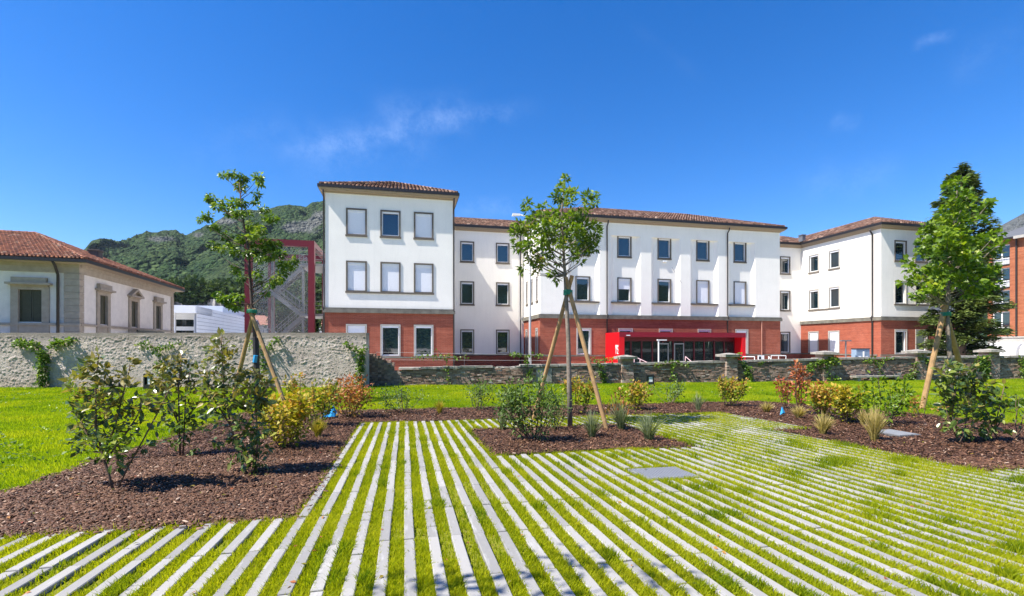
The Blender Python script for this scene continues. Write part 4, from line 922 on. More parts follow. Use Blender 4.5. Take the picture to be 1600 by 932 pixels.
for px in (979, 1141, 1292, 1436, 1550):
    s = s_of_px(px); zt = wtop(s) + .24; w = .34
    p_ = MB(); wbox(p_, s - w + .03, s + w - .03, -.15, .5, -.62, zt, .5); pil = p_.build('pillar', M_['mortar'], bw, bo)
    b = MB(); z = -.62; row = 0
    while z < zt - .03:
        x = s - w
        while x < s + w - .02:
            e = min(s + w, x + (.13 if (row % 2 and x == s - w) else .25)); wbox(b, x + .005, e - .005, -.19 + rnd.uniform(-.012, .012), .52, z + .006, z + bh - .006, min(1, max(0, rnd.gauss(.55, .2))), .004); x = e
        z += bh; row += 1
    b.build('brick', M_['oldbrick'], pil, bo, kind='stuff')
    c = MB(); wbox(c, s - w - .17, s + w + .17, -.36, .7, zt, zt + .13, .5, .02)
    q = [(s - w - .12, -.31), (s + w + .12, -.31), (s + w + .12, .65), (s - w - .12, .65)]
    c.add([wp(a, o, zt + .13) for a, o in q] + [wp(s - .12, .1, zt + .22), wp(s + .12, .24, zt + .22)], [(0, 1, 5, 4), (1, 2, 5), (2, 3, 4, 5), (3, 0, 4)]); c.build('capstone', M_['coping'], pil, bo)
pc = MB(); a, b = s_of_px(838), s_of_px(862); wbox(pc, a, b, -.035, .1, -.4, .38, .5, .02); pc.build('cement_patch', M_['coping'], bw, bo)
pc = MB(); a, b = s_of_px(1230), s_of_px(1262); wbox(pc, a, b, -.028, .1, -.3, .6, .5, .02)
# bench against the wall
a, b = s_of_px(1326), s_of_px(1396); bp = wp((a + b) / 2, -.3, -.52)
be = thing('stone_bench', 'low stone bench against the brick wall under a climbing plant', 'bench', bp)
k = MB(); wbox(k, a, b, -.55, -.08, -.27, -.16, .5, .01); k.build('seat', M_['coping'], be, bp)
for s in (a + .15, b - .35):
    k = MB(); wbox(k, s, s + .2, -.5, -.12, -.56, -.272, .5, .01); k.build('leg', M_['coping'], be, bp)
# ground lights
def glight(label, px, y0, y1, w, t, turn=0.0):
    p = P(px, 541, t); p[2] = -.52; o = thing('path_light', label, 'garden light', p, -TH + turn, 'dark path lights before the walls'); h = CAMZ + (541 - y0) / 750 * t + .52; w = w * t / 750 / 2
    k = MB(); k.box(-w, -w + .07, -.09, .09, 0, h); k.box(w - .05, w, -.09, .09, 0, h); k.box(-w + .07, w - .05, -.09, .09, h - .09, h - .003); k.box(-w + .07, w - .05, -.09, .09, 0, h * .32); k.box(-w + .07, w - .05, .04, .08, h * .32, h - .09); k.build('housing', M_['black'], o)
    k = MB(); k.box(-w * .2, w - .07, -.03, .035, h * .34, h - .14); k.build('diffuser', M_['lit'], o)
glight('black box path light with a pale panel before the brick wall near the red porch', 1015, 585, 606, 13, 25.6)
glight('black box path light with a pale panel below the roughcast wall', 232, 584, 603, 12, 23.3)
glight('dark grey box path light beside the last brick pillar', 1534, 582, 600, 13, 27.5, .5)
# climber wires over the low wall
wr = thing('trellis_wire', 'thin steel training wires stretched above the low brick wall', 'wire', wp(0, .1, .4)); wo_ = wp(0, .1, .4)
k = MB()
for z0, z1 in ((1.28, 1.1), (.88, .8)): k.tube([wp(.2, .1, z0), wp(9.5, .1, z1)], .004, 4)
k.build('wire', M_['paleg'], wr, wo_)
k = MB()
for s_ in (.2, 4.8, 9.5): k.tube([wp(s_, .12, .2), wp(s_, .12, 1.3)], .009, 5)
k.build('post', M_['steel'], wr, wo_)
# manhole cover and slab
mc = thing('manhole_cover', 'square grey steel manhole cover with a raised diamond pattern in the grass paving', 'manhole cover', (3.465, 6.0, float(gz(3.465, 6.0))))
k = MB(); z = .028; k.box(-.345, .345, -.285, .285, -.06, z); o = k.build('cover', M_['plate'], mc); o.rotation_euler = (-.0247, .0055, 0)
k = MB()
for i in range(14):
    for j in range(11):
        x, y = -.31 + i * .0477, -.255 + j * .051; a = .6 if (i + j) % 2 else -.6; c, s = math.cos(a), math.sin(a); l, w = .019, .006
        k.add([(x - l * c, y - l * s, z), (x + w * s, y - w * c, z + .004), (x + l * c, y + l * s, z), (x - w * s, y + w * c, z + .004)], [(0, 1, 2, 3)])
k.build('tread_bump', M_['steel'], o, kind='stuff')
k = MB(); 
for a in ((-.375, -.345, -.315, .315), (.345, .375, -.315, .315), (-.345, .345, -.315, -.285), (-.345, .345, .285, .315)): k.box(a[0], a[1], a[2], a[3], -.06, .022)
o2 = k.build('rim', M_['slab'], mc); o2.rotation_euler = (-.0247, .0055, 0)
p = G(1398, 681); sb = thing('inspection_cover', 'flat plain grey slab lying in the bark mulch by the tall grass tuft', 'cover', p)
k = MB(); k.box(-.25, .25, -.3, .3, -.05, .075); s = k.build('slab', M_['slab'], sb); k = MB(); k.box(-.275, .275, -.325, .325, -.05, .066); k.build('rim', M_['steel'], sb)

# ================================================================== mountains
def ridge_mesh(name, sil, px0, px1, step, tfoot, tridge, zfoot, rows, rock, seed):
    px = np.arange(px0, px1, step); y = np.interp(px, [a for a, b in sil], [b for a, b in sil]) + 2.4 * (fbm(px * .12, px * 0 + seed, 4, seed) - .47)
    r = np.linspace(0, 1, rows); PX, RR = np.meshgrid(px, r, indexing='ij')
    t = tfoot + (tridge - tfoot) * RR; zr = CAMZ + (541 - y) / 750 * tridge; fr = RR ** 1.05
    lat = (PX - 800) / 750 * t
    rdg = 1 - np.abs(2 * fbm(lat * .011 + t * .002, t * .004, 4, seed + 13) / .94 - 1)
    spur = ((fbm(lat * .006, t * .004, 4, seed + 3) - .47) * 150 - (rdg - .7) * 45) * np.sin(np.pi * np.clip(RR, 0, 1)) ** .8
    fine = (fbm(lat * .05, t * .05, 4, seed + 7) - .47) * 12 * np.clip(RR * 5, 0, 1) * np.clip((1 - RR) * 9 + .08, 0, 1)
    crag = (1 - np.abs(2 * fbm(lat * .03, t * .012, 3, seed + 17) / .88 - 1) - .6) * 17 * np.clip(RR * 3, 0, 1) * np.clip((1 - RR) * 6 + .18, 0, 1)
    z = zfoot + (zr[:, None] - zfoot) * fr + fine + crag; t2 = t + spur
    lat = (PX - 800) / 750 * t2
    tree = (fbm(lat * .2, t2 * .15 + z * .14, 2, seed + 5)) * 7
    z = z + (tree - 3.5) * np.clip(RR * 4, 0, 1) * np.clip((1 - RR) * 12 + .3, 0, 1)
    V = FW * t2[..., None] + RT * lat[..., None] + Z3 * z[..., None]
    b = V[:, -1] + FW * 400 - Z3 * 120; V = np.concatenate([V, b[:, None]], 1)
    idx = np.arange(V.shape[0] * V.shape[1]).reshape(V.shape[:2]); Fq = np.stack([idx[:-1, :-1], idx[1:, :-1], idx[1:, 1:], idx[:-1, 1:]], -1).reshape(-1, 4)
    nz = fbm(lat * .02, z * .03, 4, seed + 11); m = np.zeros(PX.shape)
    for cx, cy, sx, sy in rock: 
        yy = 541 - (z - CAMZ) / t2 * 750
        m = np.maximum(m, np.exp(-((PX - cx) / sx) ** 2 - ((yy - cy) / sy) ** 2))
    c = np.clip((m * 1.0 + nz + (rdg - .75) * .25 - 1.02) * 4, 0, 1) * .8; c = np.concatenate([c, c[:, -1:]], 1)
    return np_mesh(name, V.reshape(-1, 3), Fq, M_['forest'], col=c.ravel(), smooth=True, kind='structure')
sil = [(-900, 470), (-300, 440), (0, 425), (90, 408), (118, 399), (131, 391), (143, 377), (156, 373), (171, 376), (184, 378), (205, 375), (228, 364), (238, 366), (259, 361), (274, 362), (290, 370), (305, 363), (326, 353), (347, 341), (367, 330), (393, 328), (414, 328), (437, 322), (452, 320), (478, 324), (488, 317), (506, 314), (560, 316), (620, 335), (690, 352), (760, 368), (900, 385), (1200, 420)]
ridge_mesh('wooded_mountain', sil, -300, 900, 1.5, 250, 950, 14, 150, [(352, 346, 24, 7), (492, 340, 15, 24), (310, 367, 14, 6), (255, 374, 30, 6), (470, 355, 30, 14)], 2)
sil2 = [(1380, 420), (1500, 385), (1560, 358), (1575, 349), (1590, 339), (1605, 332), (1700, 308), (1850, 306), (2100, 312), (2500, 330), (3200, 400)]
ridge_mesh('wooded_mountain', sil2, 1380, 3200, 5, 450, 1200, 10, 60, [(1590, 345, 90, 40)], 6)
# the hills behind the viewer, which the windows mirror
V = []; a_ = np.linspace(rad(100), rad(440), 90)
hh = 95 + 90 * fbm(a_ * 4, a_ * 0, 4, 21)
back = np.array([[(math.sin(a) * r, math.cos(a) * r, f * h - 2) for r, f in ((350, 0), (600, .45), (850, .8), (1000, 1.0), (1300, .3))] for a, h in zip(a_, hh) ])
sel = [i for i, a in enumerate(a_) if rad(120) < a < rad(290)]
back = back[sel]; idx = np.arange(back.shape[0] * 5).reshape(-1, 5); Fq = np.stack([idx[:-1, :-1], idx[1:, :-1], idx[1:, 1:], idx[:-1, 1:]], -1).reshape(-1, 4)
np_mesh('wooded_hills', back.reshape(-1, 3), Fq, M_['forest'], col=np.zeros(len(back) * 5), smooth=True, kind='structure')
# rock cutting below the trees
us = np.arange(255, 350, 1.2); vs = np.linspace(0, 1, 16); U, Vv = np.meshgrid(us, vs, indexing='ij')
t = 215 + 10 * Vv + 9 * (fbm(U * .16, Vv * 4, 4, 3) - .45)
z = -1 + (CAMZ + (541 - (468 + 5 * np.sin(U * .09))) / 750 * 220) * Vv
Pp = FW * t[..., None] + RT * ((U - 800) / 750 * t)[..., None] + Z3 * z[..., None]; idx = np.arange(U.size).reshape(U.shape)
np_mesh('rock_cutting', Pp.reshape(-1, 3), np.stack([idx[:-1, :-1], idx[1:, :-1], idx[1:, 1:], idx[:-1, 1:]], -1).reshape(-1, 4), M_['rock'], kind='structure')
# ================================================================== leaves
def unit(v): return v / np.maximum(np.linalg.norm(v, axis=-1, keepdims=True), 1e-9)
LT5 = np.array([(0, 0, 0), (.5, .42, .05), (0, 1, -.14), (-.5, .42, .05), (0, .5, -.03)]); LF5 = np.array([[0, 1, 2, 4], [0, 4, 2, 3]])
def leaf_frames(A, N):
    a = unit(A); n = unit(N - a * (N * a).sum(-1, keepdims=True)); return a, n, np.cross(a, n)
def leaf_mesh(pos, A, N, size, width, T=LT5, F=LF5):
    a, n, b = leaf_frames(A, N); T = np.asarray(T); s = np.asarray(size)[:, None, None]
    V = pos[:, None] + s * (T[None, :, 0, None] * width * b[:, None] + T[None, :, 1, None] * a[:, None] + T[None, :, 2, None] * n[:, None])
    m = len(pos); Fq = (F[None] + (np.arange(m) * len(T))[:, None, None]).reshape(-1, F.shape[1]); return V.reshape(-1, 3), Fq
def ball(r, n):
    v = unit(r.normal(size=(n, 3))); return v * (r.random((n, 1)) ** .45)
def clump_leaves(r, C, R, dens, out0, size, droop=.25, cj=.14, up=.8):
    """leaf bases, axes, normals, sizes and colour values round clump centres"""
    Ps, As, Ns, cs = [], [], [], []
    for c, q in zip(C, R):
        n = max(4, int(dens * (q / .15) ** 2)); d = ball(r, n); Ps.append(c + d * q * np.array([1, 1, .9])); o = unit(d + .4 * unit(c - out0) + r.normal(0, .45, (n, 3))); o[:, 2] -= droop; As.append(o)
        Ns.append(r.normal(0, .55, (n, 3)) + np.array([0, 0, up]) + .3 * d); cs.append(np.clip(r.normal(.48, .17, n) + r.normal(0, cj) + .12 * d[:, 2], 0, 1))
    Ps, As, Ns, cs = map(np.concatenate, (Ps, As, Ns, cs)); return Ps, As, Ns, size * r.uniform(.7, 1.25, len(Ps)), cs
GREEN = [(0.0, (.022, .05, .01)), (.4, (.055, .115, .016)), (.75, (.115, .185, .024)), (1.0, (.22, .27, .045))]
LV = dict(
    cherry=leafmat('cherry_leaf', [(0, (.035, .075, .010)), (.4, (.10, .175, .016)), (.75, (.20, .28, .022)), (1, (.35, .37, .04))], .38, .5, .35),
    round=leafmat('broad_leaf', [(0, (.035, .075, .010)), (.35, (.09, .16, .014)), (.7, (.18, .26, .02)), (.92, (.29, .34, .03)), (1, (.38, .28, .05))], .45, .4, .35),
    bright=leafmat('spring_leaf', [(0, (.035, .08, .010)), (.4, (.11, .19, .013)), (.75, (.21, .30, .017)), (1, (.37, .40, .04))], .45, .4, .4),
    bronze=leafmat('bronze_leaf', [(0, (.06, .075, .02)), (.35, (.14, .14, .03)), (.7, (.26, .21, .045)), (1, (.36, .27, .08))], .32, .6, .3, True, 1.25),
    ever=leafmat('evergreen_leaf', [(0, (.04, .085, .02)), (.4, (.11, .17, .035)), (.75, (.20, .25, .05)), (1, (.29, .32, .07))], .3, .6, .33, True, 1.3),
    ever_j=leafmat('evergreen_leaf_small', [(0, (.03, .062, .02)), (.35, (.075, .125, .032)), (.65, (.14, .18, .045)), (.85, (.24, .22, .05)), (1, (.34, .27, .07))], .3, .6, .3, False, 1.3),
    yellow=leafmat('yellow_leaf', [(0, (.09, .14, .015)), (.3, (.27, .28, .02)), (.6, (.46, .36, .03)), (.85, (.50, .25, .04)), (1, (.42, .13, .045))], .5, .35, .35, False, 1.2),
    orange=leafmat('orange_leaf', [(0, (.09, .13, .02)), (.3, (.26, .22, .03)), (.6, (.40, .19, .05)), (.85, (.38, .12, .05)), (1, (.30, .07, .04))], .5, .35, .3, False, 1.2),
    red=leafmat('red_leaf', [(0, (.12, .09, .03)), (.3, (.28, .07, .04)), (.65, (.45, .13, .06)), (1, (.54, .25, .09))], .5, .35, .3, False, 1.2),
    mixed=leafmat('turning_leaf', [(0, (.05, .10, .012)), (.35, (.13, .19, .02)), (.6, (.36, .32, .03)), (.85, (.44, .20, .05)), (1, (.36, .10, .045))], .5, .35, .35, False, 1.25),
    sage=leafmat('sage_leaf', [(0, (.04, .085, .02)), (.5, (.10, .165, .04)), (1, (.22, .28, .09))], .55, .3, .3),
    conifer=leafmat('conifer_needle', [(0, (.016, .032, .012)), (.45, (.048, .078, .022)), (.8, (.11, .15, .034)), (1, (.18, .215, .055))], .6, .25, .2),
    ivy=leafmat('climber_leaf', [(0, (.03, .075, .010)), (.45, (.085, .16, .018)), (.8, (.18, .27, .028)), (1, (.38, .40, .07))], .45, .4, .35),
    wood=leafmat('far_leaf', [(0, (.012, .028, .009)), (.5, (.035, .065, .016)), (1, (.085, .125, .03))], .7, .2, .15),
    straw=leafmat('straw_blade', [(0, (.20, .16, .04)), (.5, (.42, .34, .10)), (1, (.58, .46, .22))], .6, .3, .35, False, 1.15),
    silver=leafmat('silver_blade', [(0, (.07, .105, .04)), (.5, (.17, .21, .10)), (1, (.34, .36, .22))], .6, .3, .3, False, 1.1),
    gold=leafmat('gold_blade', [(0, (.16, .15, .015)), (.5, (.36, .31, .03)), (1, (.50, .38, .06))], .6, .3, .35, False, 1.15))
def conv(lst, sx, ox, oy): return [(x / sx + ox, y / sx + oy, r / sx) for x, y, r in lst]
def curve_tube(mb, a, b, r0, r1, r, sag=.12, n=5, sides=5):
    a = np.asarray(a); b = np.asarray(b); L = np.linalg.norm(b - a); off = r.normal(0, .05, 3) * L; pts = []
    for i in range(n + 1):
        f = i / n; pts.append(a + (b - a) * f + (off + np.array([0, 0, -sag * L])) * math.sin(math.pi * f) * .5)
    mb.tube(pts, [r0 + (r1 - r0) * i / n for i in range(n + 1)], sides, cap=False)

def staked_tree(name, label, t, trunk, r0, clumps, lsize, dens, mat, bark, seed, crown0, flat=.75, lw=.55, droop=.3):
    r = np.random.default_rng(seed); tp = [P(x, y, t) for x, y in trunk]; base = tp[0].copy(); base[2] = gz(base[0], base[1]) - .03; tp[0] = base
    root = thing(name, label, 'tree', base, 0, 'young staked trees in the garden')
    k = MB(); n = len(tp); k.tube(tp, [r0 * (1 - .82 * (i / (n - 1)) ** 1.1) for i in range(n)], 9); k.build('trunk', M_[bark], root, base, True)
    cx = np.interp; hs = max(c[0] for c in clumps) - min(c[0] for c in clumps); hw = hs / 2 * t / 750
    tz = np.array([p[2] for p in tp]); C, R = [], []; br = MB(); zmin = P(0, crown0, t)[2]
    for (x, y, q) in clumps:
        z = P(x, y, t)[2]; tx = np.interp(z, tz, [p[0] for p in tp]); ty = np.interp(z, tz, [p[1] for p in tp])
        dx = (x - 800) / 750 * t - (tx * CS - ty * SN); W = math.sqrt(max(.03, hw * hw * (1 if z > zmin else .4) - dx * dx)) * flat
        dt = r.uniform(-1, 1) * W; c = P(x, y, t + dt); C.append(c); R.append(q * (t + dt) / 750)
        hd = math.hypot(c[0] - tx, c[1] - ty); za = min(max(zmin - .1 * t / 11, z - .6 * hd - .1), tz[-1] - .15)
        a = np.array([np.interp(za, tz, [p[i] for p in tp]) for i in range(2)] + [za]); 
        if np.linalg.norm(c - a) > .12: curve_tube(br, a, c, max(.006, min(.02, .010 * np.linalg.norm(c - a) + .004)), .003, r, .12)
    br.build('branches', M_[bark], root, base, True)
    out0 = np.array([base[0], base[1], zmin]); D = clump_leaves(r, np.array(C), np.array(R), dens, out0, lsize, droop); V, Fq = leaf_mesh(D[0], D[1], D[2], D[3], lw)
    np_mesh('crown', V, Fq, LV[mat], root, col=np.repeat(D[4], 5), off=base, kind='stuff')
    return root, base
def stakes(label, tips, top, t, tie, r=.045, cat='tree stake'):
    base = P(top[0], top[1], t); base[2] = gz(base[0], base[1]); o = thing('tree_support', label, cat, base, 0, 'leaning timber supports tied to the young trees')
    for (tx, ty), (bx, by, bt) in tips:
        a = P(tx, ty, t); b = P(bx, by, bt); b[2] = gz(b[0], b[1]) - .05; k = MB(); k.tube([b, b * .5 + a * .5, a], [r, r, r * .95], 10); k.build('stake', M_['stake'], o, base)
    k = MB(); c = P(tie[0], tie[1], t); w = tie[2] * t / 750 / 2; ring = [c + RT * w * math.cos(u) + FW * w * .8 * math.sin(u) + Z3 * .008 * math.sin(3 * u) for u in np.linspace(0, 2 * math.pi, 17)]
    for dz in (-.045, -.015, .015, .045): k.tube([p + Z3 * dz for p in ring], .016, 5, cap=False)
    k.build('tie_band', M_['tie'], o, base); return o

T1 = [(190,75,20),(240,65,25),(300,90,30),(290,140,30),(395,85,30),(405,120,18),(385,190,22),(375,235,18),(110,210,28),(150,255,25),(95,320,28),(50,335,18),(140,380,28),(190,240,25),(220,290,28),(250,240,30),(270,300,30),(300,240,25),(330,300,20),(430,280,25),(480,330,28),(440,330,20),(360,380,35),(400,400,30),(210,440,28),(240,480,28),(130,490,28),(180,510,22),(260,530,25),(300,450,30),(350,470,30),(390,520,30),(440,480,40),(490,490,40),(520,540,30),(460,550,35),(400,570,22),(540,600,28),(600,580,25),(590,620,20),(540,650,25),(510,690,30),(470,720,25),(440,770,20),(260,630,28),(300,680,22),(390,660,22),(400,700,15),(160,780,24),(200,810,25),(240,790,24),(280,800,20),(230,840,20),(270,860,20),(160,810,15),(330,540,25),(360,430,25)]
T2 = [(490,90,25),(450,150,35),(430,220,45),(500,190,40),(550,190,28),(520,260,35),(460,270,35),(640,220,35),(690,210,28),(700,265,22),(650,270,28),(200,275,35),(210,330,30),(330,285,25),(300,310,22),(110,480,30),(140,430,40),(180,450,40),(120,540,20),(250,390,45),(320,370,45),(380,350,35),(230,470,50),(300,450,55),(380,430,55),(450,400,55),(520,370,45),(580,360,45),(640,330,28),(690,430,35),(720,480,28),(720,520,20),(660,450,30),(600,430,50),(550,470,55),(480,480,55),(400,510,55),(320,530,55),(240,560,50),(180,590,45),(130,600,25),(600,530,50),(670,540,45),(700,600,25),(640,600,45),(570,600,50),(540,650,35),(590,690,20),(300,640,50),(370,640,35),(240,680,40),(280,720,40),(330,700,35),(170,740,25),(160,765,15),(265,770,18),(430,690,20),(400,800,28),(420,830,20),(380,780,20),(440,560,40),(500,560,40)]
T3 = [(440,130,35),(390,150,30),(420,200,40),(500,190,25),(470,240,40),(390,240,30),(430,290,45),(380,290,35),(500,290,30),(600,260,28),(620,250,20),(580,300,30),(560,350,25),(330,350,40),(290,330,14),(390,360,45),(450,360,45),(270,400,40),(320,420,45),(240,430,25),(380,430,50),(450,430,45),(230,490,35),(290,490,45),(350,510,50),(420,500,50),(490,480,40),(560,460,35),(540,490,35),(650,440,35),(680,490,22),(640,520,25),(240,540,30),(300,560,45),(370,590,50),(440,560,45),(500,560,45),(530,580,30),(150,595,25),(160,630,25),(200,640,25),(120,715,22),(170,700,28),(220,700,30),(280,640,45),(340,670,50),(420,650,50),(490,640,40),(560,650,35),(620,640,40),(650,630,25),(600,670,30),(240,760,30),(190,790,25),(310,740,40),(390,730,40),(460,700,40),(540,720,35),(600,750,35),(560,760,30),(670,720,18),(500,780,35),(270,740,25)]
c1, c2, c3 = conv(T1, 3.806, 300, 255), conv(T2, 4.66, 780, 260), conv(T3, 3.728, 1380, 250)
TA, TB, TC = 16.5, 11.1, 15.0
ra, pa = staked_tree('cherry_tree', 'thin young tree with sparse glossy leaves in front of the red fire stair', TA, [(402, 633), (401, 590), (398, 520), (394, 480), (391, 440), (388, 390), (381, 350), (377, 320), (374, 285)], .075, c1, .14, 86, 'cherry', 'dbark', 21, 470, .5, .5, .75)
k = MB(); b = P(402, 633, TA); k.tube([P(402, 630, TA), P(401.5, 590, TA), P(399.5, 528, TA)], .1, 10); k.build('tree_guard', M_['guard'], ra, pa); k = MB(); c = P(400.5, 561, TA - .12); k.tube([c - Z3 * .12 - RT * .06, c + Z3 * .12 - RT * .02], .07, 7); k.build('blue_tag', M_['blue'], ra, pa)
stakes('timber poles holding the thin tree before the fire stair', [((388, 478), (447, 633, 16.2)), ((398, 482), (362, 590, 17.4))], (393, 480), TA, (393.5, 487, 15), .07)
staked_tree('broadleaf_tree', 'young round-crowned staked tree in the central mulch square', TB, [(891, 669), (889.5, 600), (888, 530), (885, 470), (883, 430), (881, 400), (879, 360), (878, 325), (882, 285)], .062, c2, .12, 95, 'round', 'bark', 33, 425, .75, .45)
stakes('timber poles crossed around the tree in the central mulch square', [((884, 434), (949, 673, 10.8)), ((894, 431), (832, 650, 12.4))], (887, 455), TB, (887.5, 457.5, 13), .05)
k = MB()
staked_tree('linden_tree', 'young staked tree with dense pale green leaves in front of the dark conifer', TC, [(1487, 645), (1485, 580), (1482, 520), (1480, 488), (1482, 440), (1486, 390), (1492, 340), (1497, 285)], .075, c3, .155, 33, 'bright', 'bark', 44, 470, .75, .75)
stakes('timber poles crossed around the tree in front of the conifer', [((1477, 477), (1440, 637, 15.2)), ((1474, 479), (1519, 600, 16.2))], (1477, 490), TC, (1478, 491, 13), .075)
# a fourth young tree just outside the frame, whose leafy shadow falls on the near paving
c4 = [(-3.2 + x, 1.5 + y, z) for x, y, z in ((0, 0, 4.2), (.5, .6, 4.5), (.9, .9, 4.9), (.3, 1.1, 4.6), (-.4, .3, 4.7), (.7, .2, 5.2), (1.0, 1.3, 5.0), (.1, .8, 5.2), (-.3, 1.0, 5.0), (.9, .5, 4.4), (1.3, .8, 5.3))]
b4 = np.array([-2.6, 2.05, float(gz(-2.6, 2.05))]); r4 = np.random.default_rng(5); o4 = thing('garden_tree', 'young tree at the near corner whose leafy shadow crosses the grass paving', 'tree', b4)
k = MB(); k.tube([b4, b4 + Z3 * 2.5, b4 + Z3 * 4.9], [.06, .05, .015], 8); 
for c in c4: curve_tube(k, b4 + Z3 * min(3.6, c[2] - .8), np.array(c), .014, .005, r4)
k.build('trunk', M_['bark'], o4, b4); D = clump_leaves(r4, np.array(c4), np.full(len(c4), .3), 7, b4 + Z3 * 4, .12); V, Fq = leaf_mesh(*D[:4], .55); np_mesh('crown', V, Fq, LV['round'], o4, col=np.repeat(D[4], 5), off=b4, kind='stuff')

# ------------------------------------------------------------------ the four big-leaved evergreen shrubs: each leaf its own part
BL_T = np.array([(0, 0, 0), (.36, .2, .03), (.5, .48, .045), (.34, .78, .0), (0, 1, -.1), (-.34, .78, .0), (-.5, .48, .045), (-.36, .2, .03), (0, .25, -.03), (0, .5, -.04), (0, .78, -.06)])
BL_F = [(0, 1, 8), (1, 2, 9, 8), (2, 3, 10, 9), (3, 4, 10), (4, 5, 10), (5, 6, 9, 10), (6, 7, 8, 9), (7, 0, 8)]
def one_leaf(w, curl, mt='ever'):
    me = bpy.data.meshes.new('leaf'); me.from_pydata([(x * w, y, z + curl * y * y) for x, y, z in BL_T], [], BL_F); me.update(); me.materials.append(LV[mt]); return me
leaf_ms = [[one_leaf(w, c, mt) for w, c in ((.52, 0), (.46, -.12), (.58, .06), (.5, -.2))] for mt in ('ever', 'bronze')]
def big_shrub(label, t, sx, ox, oy, stems, clumps, lsize, dens, seed, deep=.4, warm=True):
    r = np.random.default_rng(seed); cl = conv(clumps, sx, ox, oy); s0 = stems[0][0]; base = P(s0[0] / sx + ox, s0[1] / sx + oy, t); base[2] = gz(base[0], base[1]) - .02
    root = thing('evergreen_shrub', label, 'shrub', base, 0, 'large-leaved evergreen shrubs in the mulch beds')
    xs = [c[0] for c in cl]; hw = (max(xs) - min(xs)) / 2 * t / 750; xm = (max(xs) + min(xs)) / 2; C, R = [], []; k = MB(); nodes = []
    for st in stems:
        dt = r.uniform(-.25, .25) * hw if st is not stems[0] else 0; n = len(st); pts = [P(x / sx + ox, y / sx + oy, t + dt * i / (n - 1)) for i, (x, y) in enumerate(st)]
        if abs(pts[0][2] - base[2]) < .15: pts[0][2] = gz(pts[0][0], pts[0][1]) - .02
        k.tube(pts, [(.014 if st is stems[0] else .009) * (1 - .7 * i / (n - 1)) + .003 for i in range(n)], 7); nodes += [p * (1 - f) + q * f for p, q in zip(pts[:-1], pts[1:]) for f in (0, .33, .66)]
    nodes = np.array(nodes)
    for x, y, q in cl:
        dx = (x - xm) * t / 750; dt = r.uniform(-1, 1) * deep * math.sqrt(max(.02, hw * hw - dx * dx)); c = P(x, y, t + dt); C.append(c); R.append(q * t / 750)
        low = nodes[nodes[:, 2] < c[2] + .02]; low = low if len(low) else nodes; a = low[np.argmin(((low - c) ** 2).sum(1))]; curve_tube(k, a, c, .0065, .002, r, .1, 3, 4)
    k.build('stem', M_['stem'], root, base, True)
    D = clump_leaves(r, np.array(C), np.array(R), dens, base + Z3 * .5, lsize, .15, .1, 1.0); pos, A, N, S, cc = D
    zq = (pos[:, 2] - pos[:, 2].min()) / np.ptp(pos[:, 2]); brz = (zq + r.normal(0, .16, len(pos)) > .5).astype(int) if warm else (r.random(len(pos)) < .12).astype(int)
    dist = ((pos - np.array([0, 0, CAMZ])) ** 2).sum(1); order = np.argsort(dist - S * 4); sel = order[:290]; restl = order[290:]
    a, n, b = leaf_frames(A, N)
    for i in sel:
        o = bpy.data.objects.new('leaf', leaf_ms[brz[i]][i % 4]); col_.objects.link(o); o.parent = root
        Mx = Matrix((b[i], a[i], n[i])).transposed().to_4x4(); o.matrix_basis = Matrix.Translation(Vector(pos[i] - base)) @ Mx @ Matrix.Scale(float(S[i]), 4)
    if len(restl):
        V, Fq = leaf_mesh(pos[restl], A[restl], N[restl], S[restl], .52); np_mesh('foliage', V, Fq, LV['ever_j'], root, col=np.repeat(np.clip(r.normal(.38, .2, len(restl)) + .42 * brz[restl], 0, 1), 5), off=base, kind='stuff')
    return root
S1c = [(265,60,25),(240,110,40),(190,130,35),(160,170,30),(130,200,30),(230,170,45),(290,130,35),(120,250,30),(110,330,25),(140,370,30),(190,290,45),(250,260,50),(310,230,45),(330,290,40),(270,330,50),(200,370,45),(160,430,30),(440,100,30),(410,170,30),(380,220,40),(430,230,35),(350,350,45),(400,330,40),(300,420,50),(230,460,50),(170,470,35),(140,540,30),(170,580,30),(200,530,35),(260,540,45),(330,500,50),(380,480,35),(420,420,35),(460,340,35),(500,290,35),(520,350,35),(560,310,30),(490,440,30),(450,500,25),(400,560,35),(330,560,40),(350,600,30),(290,600,30),(540,540,18),(520,570,20),(590,470,20),(620,430,20),(560,350,25),(600,280,25),(640,320,25),(660,240,30),(640,190,25),(390,680,25),(450,640,18),(240,640,18),(350,650,20)]
S2c = [(195,155,18),(170,200,30),(100,210,30),(90,250,30),(50,280,35),(60,330,35),(110,300,40),(160,280,40),(210,220,30),(230,260,35),(200,310,40),(240,330,30),(130,360,35),(70,380,30),(30,400,25),(140,430,35),(220,380,35),(110,470,30),(150,510,35),(230,440,30),(280,450,25),(290,500,20),(240,520,30),(210,560,35),(250,580,28),(220,620,30),(150,560,25),(130,640,20),(270,700,25),(180,650,20)]
